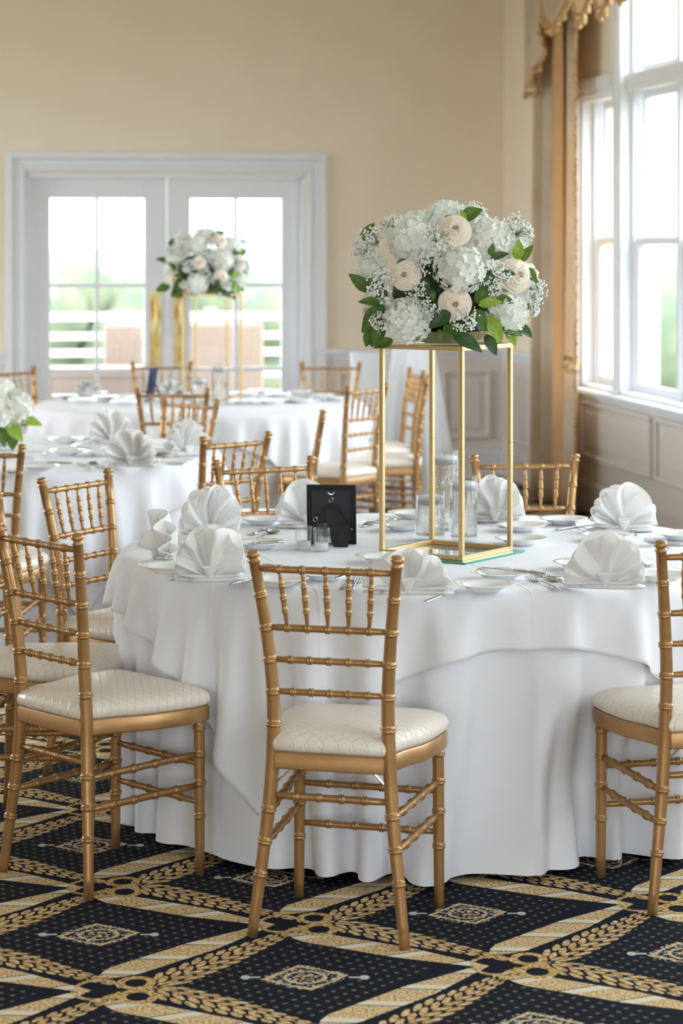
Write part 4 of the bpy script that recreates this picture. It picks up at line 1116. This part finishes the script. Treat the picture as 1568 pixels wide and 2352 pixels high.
lv = [q4(215,720,-.10)+(.062,135,G,-.2), q4(300,760,-.12)+(.058,118,G,-.4), q4(300,800,-.12)+(.05,175,G,-.2), q4(335,820,-.10)+(.082,228,G,-.1), q4(300,960,-.10)+(.052,255,G,-.2), q4(340,1000,-.08)+(.045,232,DD,-.2),
      q4(400,1080,-.05)+(.05,200,G,-.1), q4(830,870,-.23)+(.062,215,DD,-.2), q4(850,1040,-.2)+(.078,-28,DD,-.3), q4(1090,1040,-.16)+(.055,-60,DD,-.2), q4(770,990,-.2)+(.05,-12,G,-.3), q4(1040,820,-.2)+(.056,12,LL,-.3),
      q4(1170,770,-.16)+(.045,-10,G,-.2), q4(1330,480,-.12)+(.048,85,LL,-.2), q4(1350,500,-.10)+(.052,55,G,-.2), q4(1390,540,-.1)+(.045,-50,G,-.2), q4(905,180,-.1)+(.058,28,G,-.2), q4(890,185,-.12)+(.034,160,G,-.2),
      q4(940,190,-.12)+(.03,110,LL,-.2), q4(180,340,-.04)+(.05,62,G,0), q4(150,300,-.04)+(.04,20,G,0), q4(1110,900,-.18)+(.07,-62,LL,-.2), q4(1000,850,-.2)+(.06,-60,G,-.3), q4(1330,960,-.08)+(.05,-40,DD,0), q4(1250,1000,-.1)+(.045,-60,LL,-.1),
      q4(1020,800,-.18)+(.055,48,G,-.2), q4(620,600,-.2)+(.05,-75,DD,-.3), q4(690,700,-.2)+(.03,-80,G,-.3), q4(1130,450,-.18)+(.03,80,G,-.3), q4(1130,470,-.18)+(.045,18,DD,-.2), q4(1190,580,-.16)+(.04,0,DD,-.2), q4(240,1000,-.06)+(.045,250,G,0),
      q4(960,1010,-.2)+(.045,170,G,-.2), q4(740,1000,-.2)+(.035,-70,G,-.2), q4(500,480,-.18)+(.03,210,DD,-.2), q4(1060,960,-.18)+(.045,-30,DD,-.2),
      q4(320,900,-.12)+(.06,215,G,-.2), q4(360,760,-.16)+(.045,150,DD,-.2), q4(560,700,-.2)+(.04,40,G,-.2), q4(1180,900,-.14)+(.05,-80,G,-.1), q4(1200,960,-.12)+(.06,-25,G,-.1), q4(1080,700,-.18)+(.05,60,G,-.2), q4(250,950,-.05)+(.06,268,DD,0),
      (-.16,.12,.06,.08,200,G,.3), (.15,.14,.07,.08,-20,G,.3), (0,.18,.1,.08,70,G,.5), (.18,.1,.2,.07,20,G,.4), (-.18,.1,.2,.07,160,G,.4)]
gp = [q4(330,680,-.19)+(.052,), q4(720,340,-.22)+(.046,), q4(940,930,-.22)+(.046,), q4(1160,600,-.18)+(.048,), q4(1420,700,-.08)+(.050,), q4(690,850,-.21)+(.040,), q4(310,930,-.14)+(.036,), q4(290,350,-.12)+(.050,), q4(1310,300,-.10)+(.062,),
      q4(210,420,-.06)+(.046,), q4(640,520,-.2)+(.044,), q4(400,240,-.06)+(.042,), q4(990,150,-.05)+(.042,), q4(600,720,-.2)+(.04,), q4(1400,830,-.06)+(.045,), q4(1120,680,-.18)+(.036,)]
bq = bouquet('flower_arrangement', 'large white hydrangea and rose arrangement on the nearest gold stand', (cen.x, cen.y, ZTOP), bl, ro, lv, gp, (0,.15,.145,.105))
# ------------------------------------------------------------------ middle table (left)
def onT(T, r, ang): a = math.radians(ang); return T[0]+r*math.cos(a), T[1]+r*math.sin(a)
lowv = thing('glass_bowl_vase', 'small clear vase at left picture edge on the middle table', 'vase', (-1.475,10.35,ZZ))
m = MB(); m.lathe([(0,0),(.045,0),(.055,.02),(.055,.10),(.052,.10),(.052,.02),(.0,.012)], 32); obj('glass', m, M_glass, lowv, auto=.8)
m = MB(); m.lathe([(0,.0125),(.050,.0205),(.050,.075),(0,.075)], 32); obj('water', m, M_water, lowv, auto=.8)
bouquet('low_flower_arrangement', 'low hydrangea posy with lime leaves at the left edge on the middle table', (-1.475,10.35,ZZ+.09),
  [(.0,-.05,.06,.075),(.075,-.04,.10,.072),(-.08,-.02,.10,.07),(.0,-.02,.15,.07),(.03,.07,.08,.07)], [(.0,-.11,.12,.03)],
  [(.01,-.09,.03,.085,-75,G,-.3),(.05,-.08,.03,.08,-50,LL,-.3),(.09,-.03,.05,.085,-15,LL,-.2),(-.03,-.09,.03,.085,-110,G,-.3),(.07,-.06,.01,.08,-95,G,-.2),(-.09,-.03,.05,.08,190,G,0)], [(.1,-.02,.12,.04)], (0,.07,.075,.055), bowl=False)
for px, py, W, Hh, rz, sd, lab in ((258,1019,.21,.14,.1,11,'beige-shaded fan napkin at the back of the middle table'), (302,1072,.20,.145,-.1,12,'fan napkin at the front rim of the middle table'), (425,1047,.20,.14,.7,13,'fan napkin at the right rim of the middle table')):
    napkin(px, py, W, Hh, rz, sd, lab, lobes=6)
for px, py, lab in ((90,1075,'white plate at the front left of the middle table'), (155,1040,'white plate at the centre of the middle table'), (235,1042,'white plate right of centre on the middle table'), (150,1013,'white plate at the back of the middle table'), (205,1028,'white plate between the rear settings of the middle table'), (375,1040,'white plate near the right napkin of the middle table'), (400,1062,'white plate at the right front rim of the middle table'), (60,1047,'white plate by the posy on the middle table')):
    plate(px, py, lab, grp='white plates on the middle table')
mc = [('fork',(175,1066),(228,1078),'left fork by the front napkin of the middle table'), ('spoon',(200,1062),(245,1075),'spoon by the front napkin of the middle table'), ('fork',(215,1068),(252,1060),'upper fork by the front napkin of the middle table'),
 ('dinner_knife',(65,1063),(150,1065),'knife across the front left plate of the middle table'), ('dinner_knife',(110,1010),(195,1010),'knife at the back rim of the middle table'), ('fork',(160,1018),(190,1024),'fork at the back of the middle table'),
 ('fork',(345,1068),(365,1058),'fork right of the front napkin on the middle table'), ('spoon',(352,1045),(385,1052),'spoon near the right rim of the middle table'), ('spoon',(30,1092),(20,1080),'spoon behind the far left chair back')]
for k, h_, t_, lab in mc: cutlery(k, h_, t_, lab)
# ------------------------------------------------------------------ farthest table
c3 = (-.745, 13.75)
st3 = thing('flower_stand', 'tall gold square-frame stand on the farthest table', 'stand', (c3[0], c3[1], ZZ), .35)
make_stand(st3)
b3 = dup(bq, (c3[0]-.05, c3[1], ZZ+.590), .5, 'white rose and hydrangea arrangement on the distant gold stand', scale=.95)
for o in list(b3.children):                      # a few roses turn up toward the camera
    pass
vase(457, 930, .05, .16, .13, 'left glass vase under the distant arrangement', zb=ZZ+.0)
vase(505, 926, .048, .22, .19, 'taller glass vase under the distant arrangement', zb=ZZ+.0)
for i, (px, py) in enumerate(((560,906),(600,900),(640,908),(690,902),(740,909),(690,921),(770,916),(620,924),(560,924),(150,912),(190,922),(240,915),(285,926),(215,905),(320,918))):
    plate(px, py, ['white plate on the farthest table, place %s from its %s end' % (w_, e) for e in ('right',) for w_ in ('seventh','sixth','fifth','third','second','fourth','first','eighth','ninth')][i] if i < 9 else 'white plate on the farthest table, place %s from its left end' % ('first','second','fourth','fifth','third','sixth')[i-9], grp='plates on the farthest table')
fc = [('fork',(585,912),(620,918)),('dinner_knife',(640,915),(700,912)),('spoon',(655,925),(700,921)),('fork',(700,909),(735,903)),('dinner_knife',(600,918),(560,914)),('spoon',(170,905),(200,912)),('fork',(230,925),(262,918)),('dinner_knife',(130,915),(175,921)),('fork',(745,921),(775,924))]
for i, (k, h_, t_) in enumerate(fc): cutlery(k, h_, t_, '%s on the farthest table, %s' % (k.replace('_',' '), ('before the stand','right of the stand','front right','near the right end','just right of the stand','far left','left of the frame','at the left rim','at the right rim')[i]))
napkin(200, 905, .17, .07, .2, 21, 'small napkin on the left of the farthest table', lobes=5); napkin(395, 912, .17, .09, 0, 22, 'napkin behind the two overlapping chairs on the farthest table', lobes=5)
# dark picture frame seen edge-on
p = at(342, 921, ZZ); t = thing('picture_frame', 'dark navy picture frame seen nearly edge-on on the farthest table', 'frame', p, math.radians(80)); t.location.z = ZZ
m = MB(); m.box(-.0735,.0735,-.006,.006,0,.19, LM); obj('moulding', m, M_navy, t, bevel=.0015)
m = MB(); m.box(-.058,.058,-.0085,-.0055,.014,.168, LM); obj('backing_board', m, M_navy, t)
m = MB(); m.add([(-.02,-.075,0),(.02,-.075,0),(.012,-.028,.12),(-.012,-.028,.12),(-.02,-.078,0),(.02,-.078,0),(.012,-.031,.12),(-.012,-.031,.12)], [(0,1,2,3),(7,6,5,4),(0,4,5,1),(1,5,6,2),(2,6,7,3),(3,7,4,0)]); obj('easel_leg', m, M_navy, t)
# stretch-covered cocktail tables by the far wall
def cocktail(px, y, rt, h, label, rz):
    x = (px-CX)*y/F; t = thing('cocktail_table', label, 'table', (x, y, 0), rz, 'white covered high tables')
    P = []; N = 64
    for j in range(25):
        v = j/24; z = h*(1-v); row = []
        for i in range(N):
            a = 2*PI*i/N; k = abs(math.cos(2*a))**3
            rf = .10+.28*k*v**1.5; r = rt*(1-v)**1.7+ rf*v**.6*(1 if v else 0) if j else rt
            r = rt*((1-v)**1.8) + (.13+ .23*k*v)*(1-(1-v)**1.8)
            row.append((r*math.cos(a), r*math.sin(a), max(z, .005)))
        P.append(row)
    m = MB(); m.grid(P, closed=True); obj('stretch_cover', m, M_spandex, t, auto=9)
    m = MB(); m.lathe([(0,h-.02),(rt-.005,h-.02),(rt,h-.01),(rt-.005,h+.001),(0,h+.001)], 48); obj('tabletop', m, M_spandex, t, auto=.7)
    m = MB(); m.tube([(0,0,.02),(0,0,h-.02)], .03, 10); obj('pole', m, M_blackm, t, auto=.8)
def draped(px, y, rt, h, label):
    x = (px-CX)*y/F; t = thing('draped_table', label, 'table', (x, y, 0), 0, 'white covered high tables')
    P = []; N = 96
    for j in range(20):
        v = j/19; P.append([((rt+.10*v*(1+.5*math.sin(9*a)+.3*math.sin(5*a+1)))*math.cos(a), (rt+.10*v*(1+.5*math.sin(9*a)+.3*math.sin(5*a+1)))*math.sin(a), max(.006,h*(1-v))) for a in np.linspace(0,2*PI,N,endpoint=False)])
    m = MB(); m.grid(P, closed=True); obj('drape', m, M_spandex, t, auto=9)
    m = MB(); m.lathe([(0,h-.02),(rt-.006,h-.02),(rt-.004,h-.002),(0,h+.0015)], 48); obj('tabletop', m, M_spandex, t, auto=.7)
cocktail(868, 15.9, .19, .93, 'white stretch-covered high table left of the gold stand by the wall', .3)
draped(950, 15.0, .13, 1.02, 'white draped high table behind the side-on chairs')
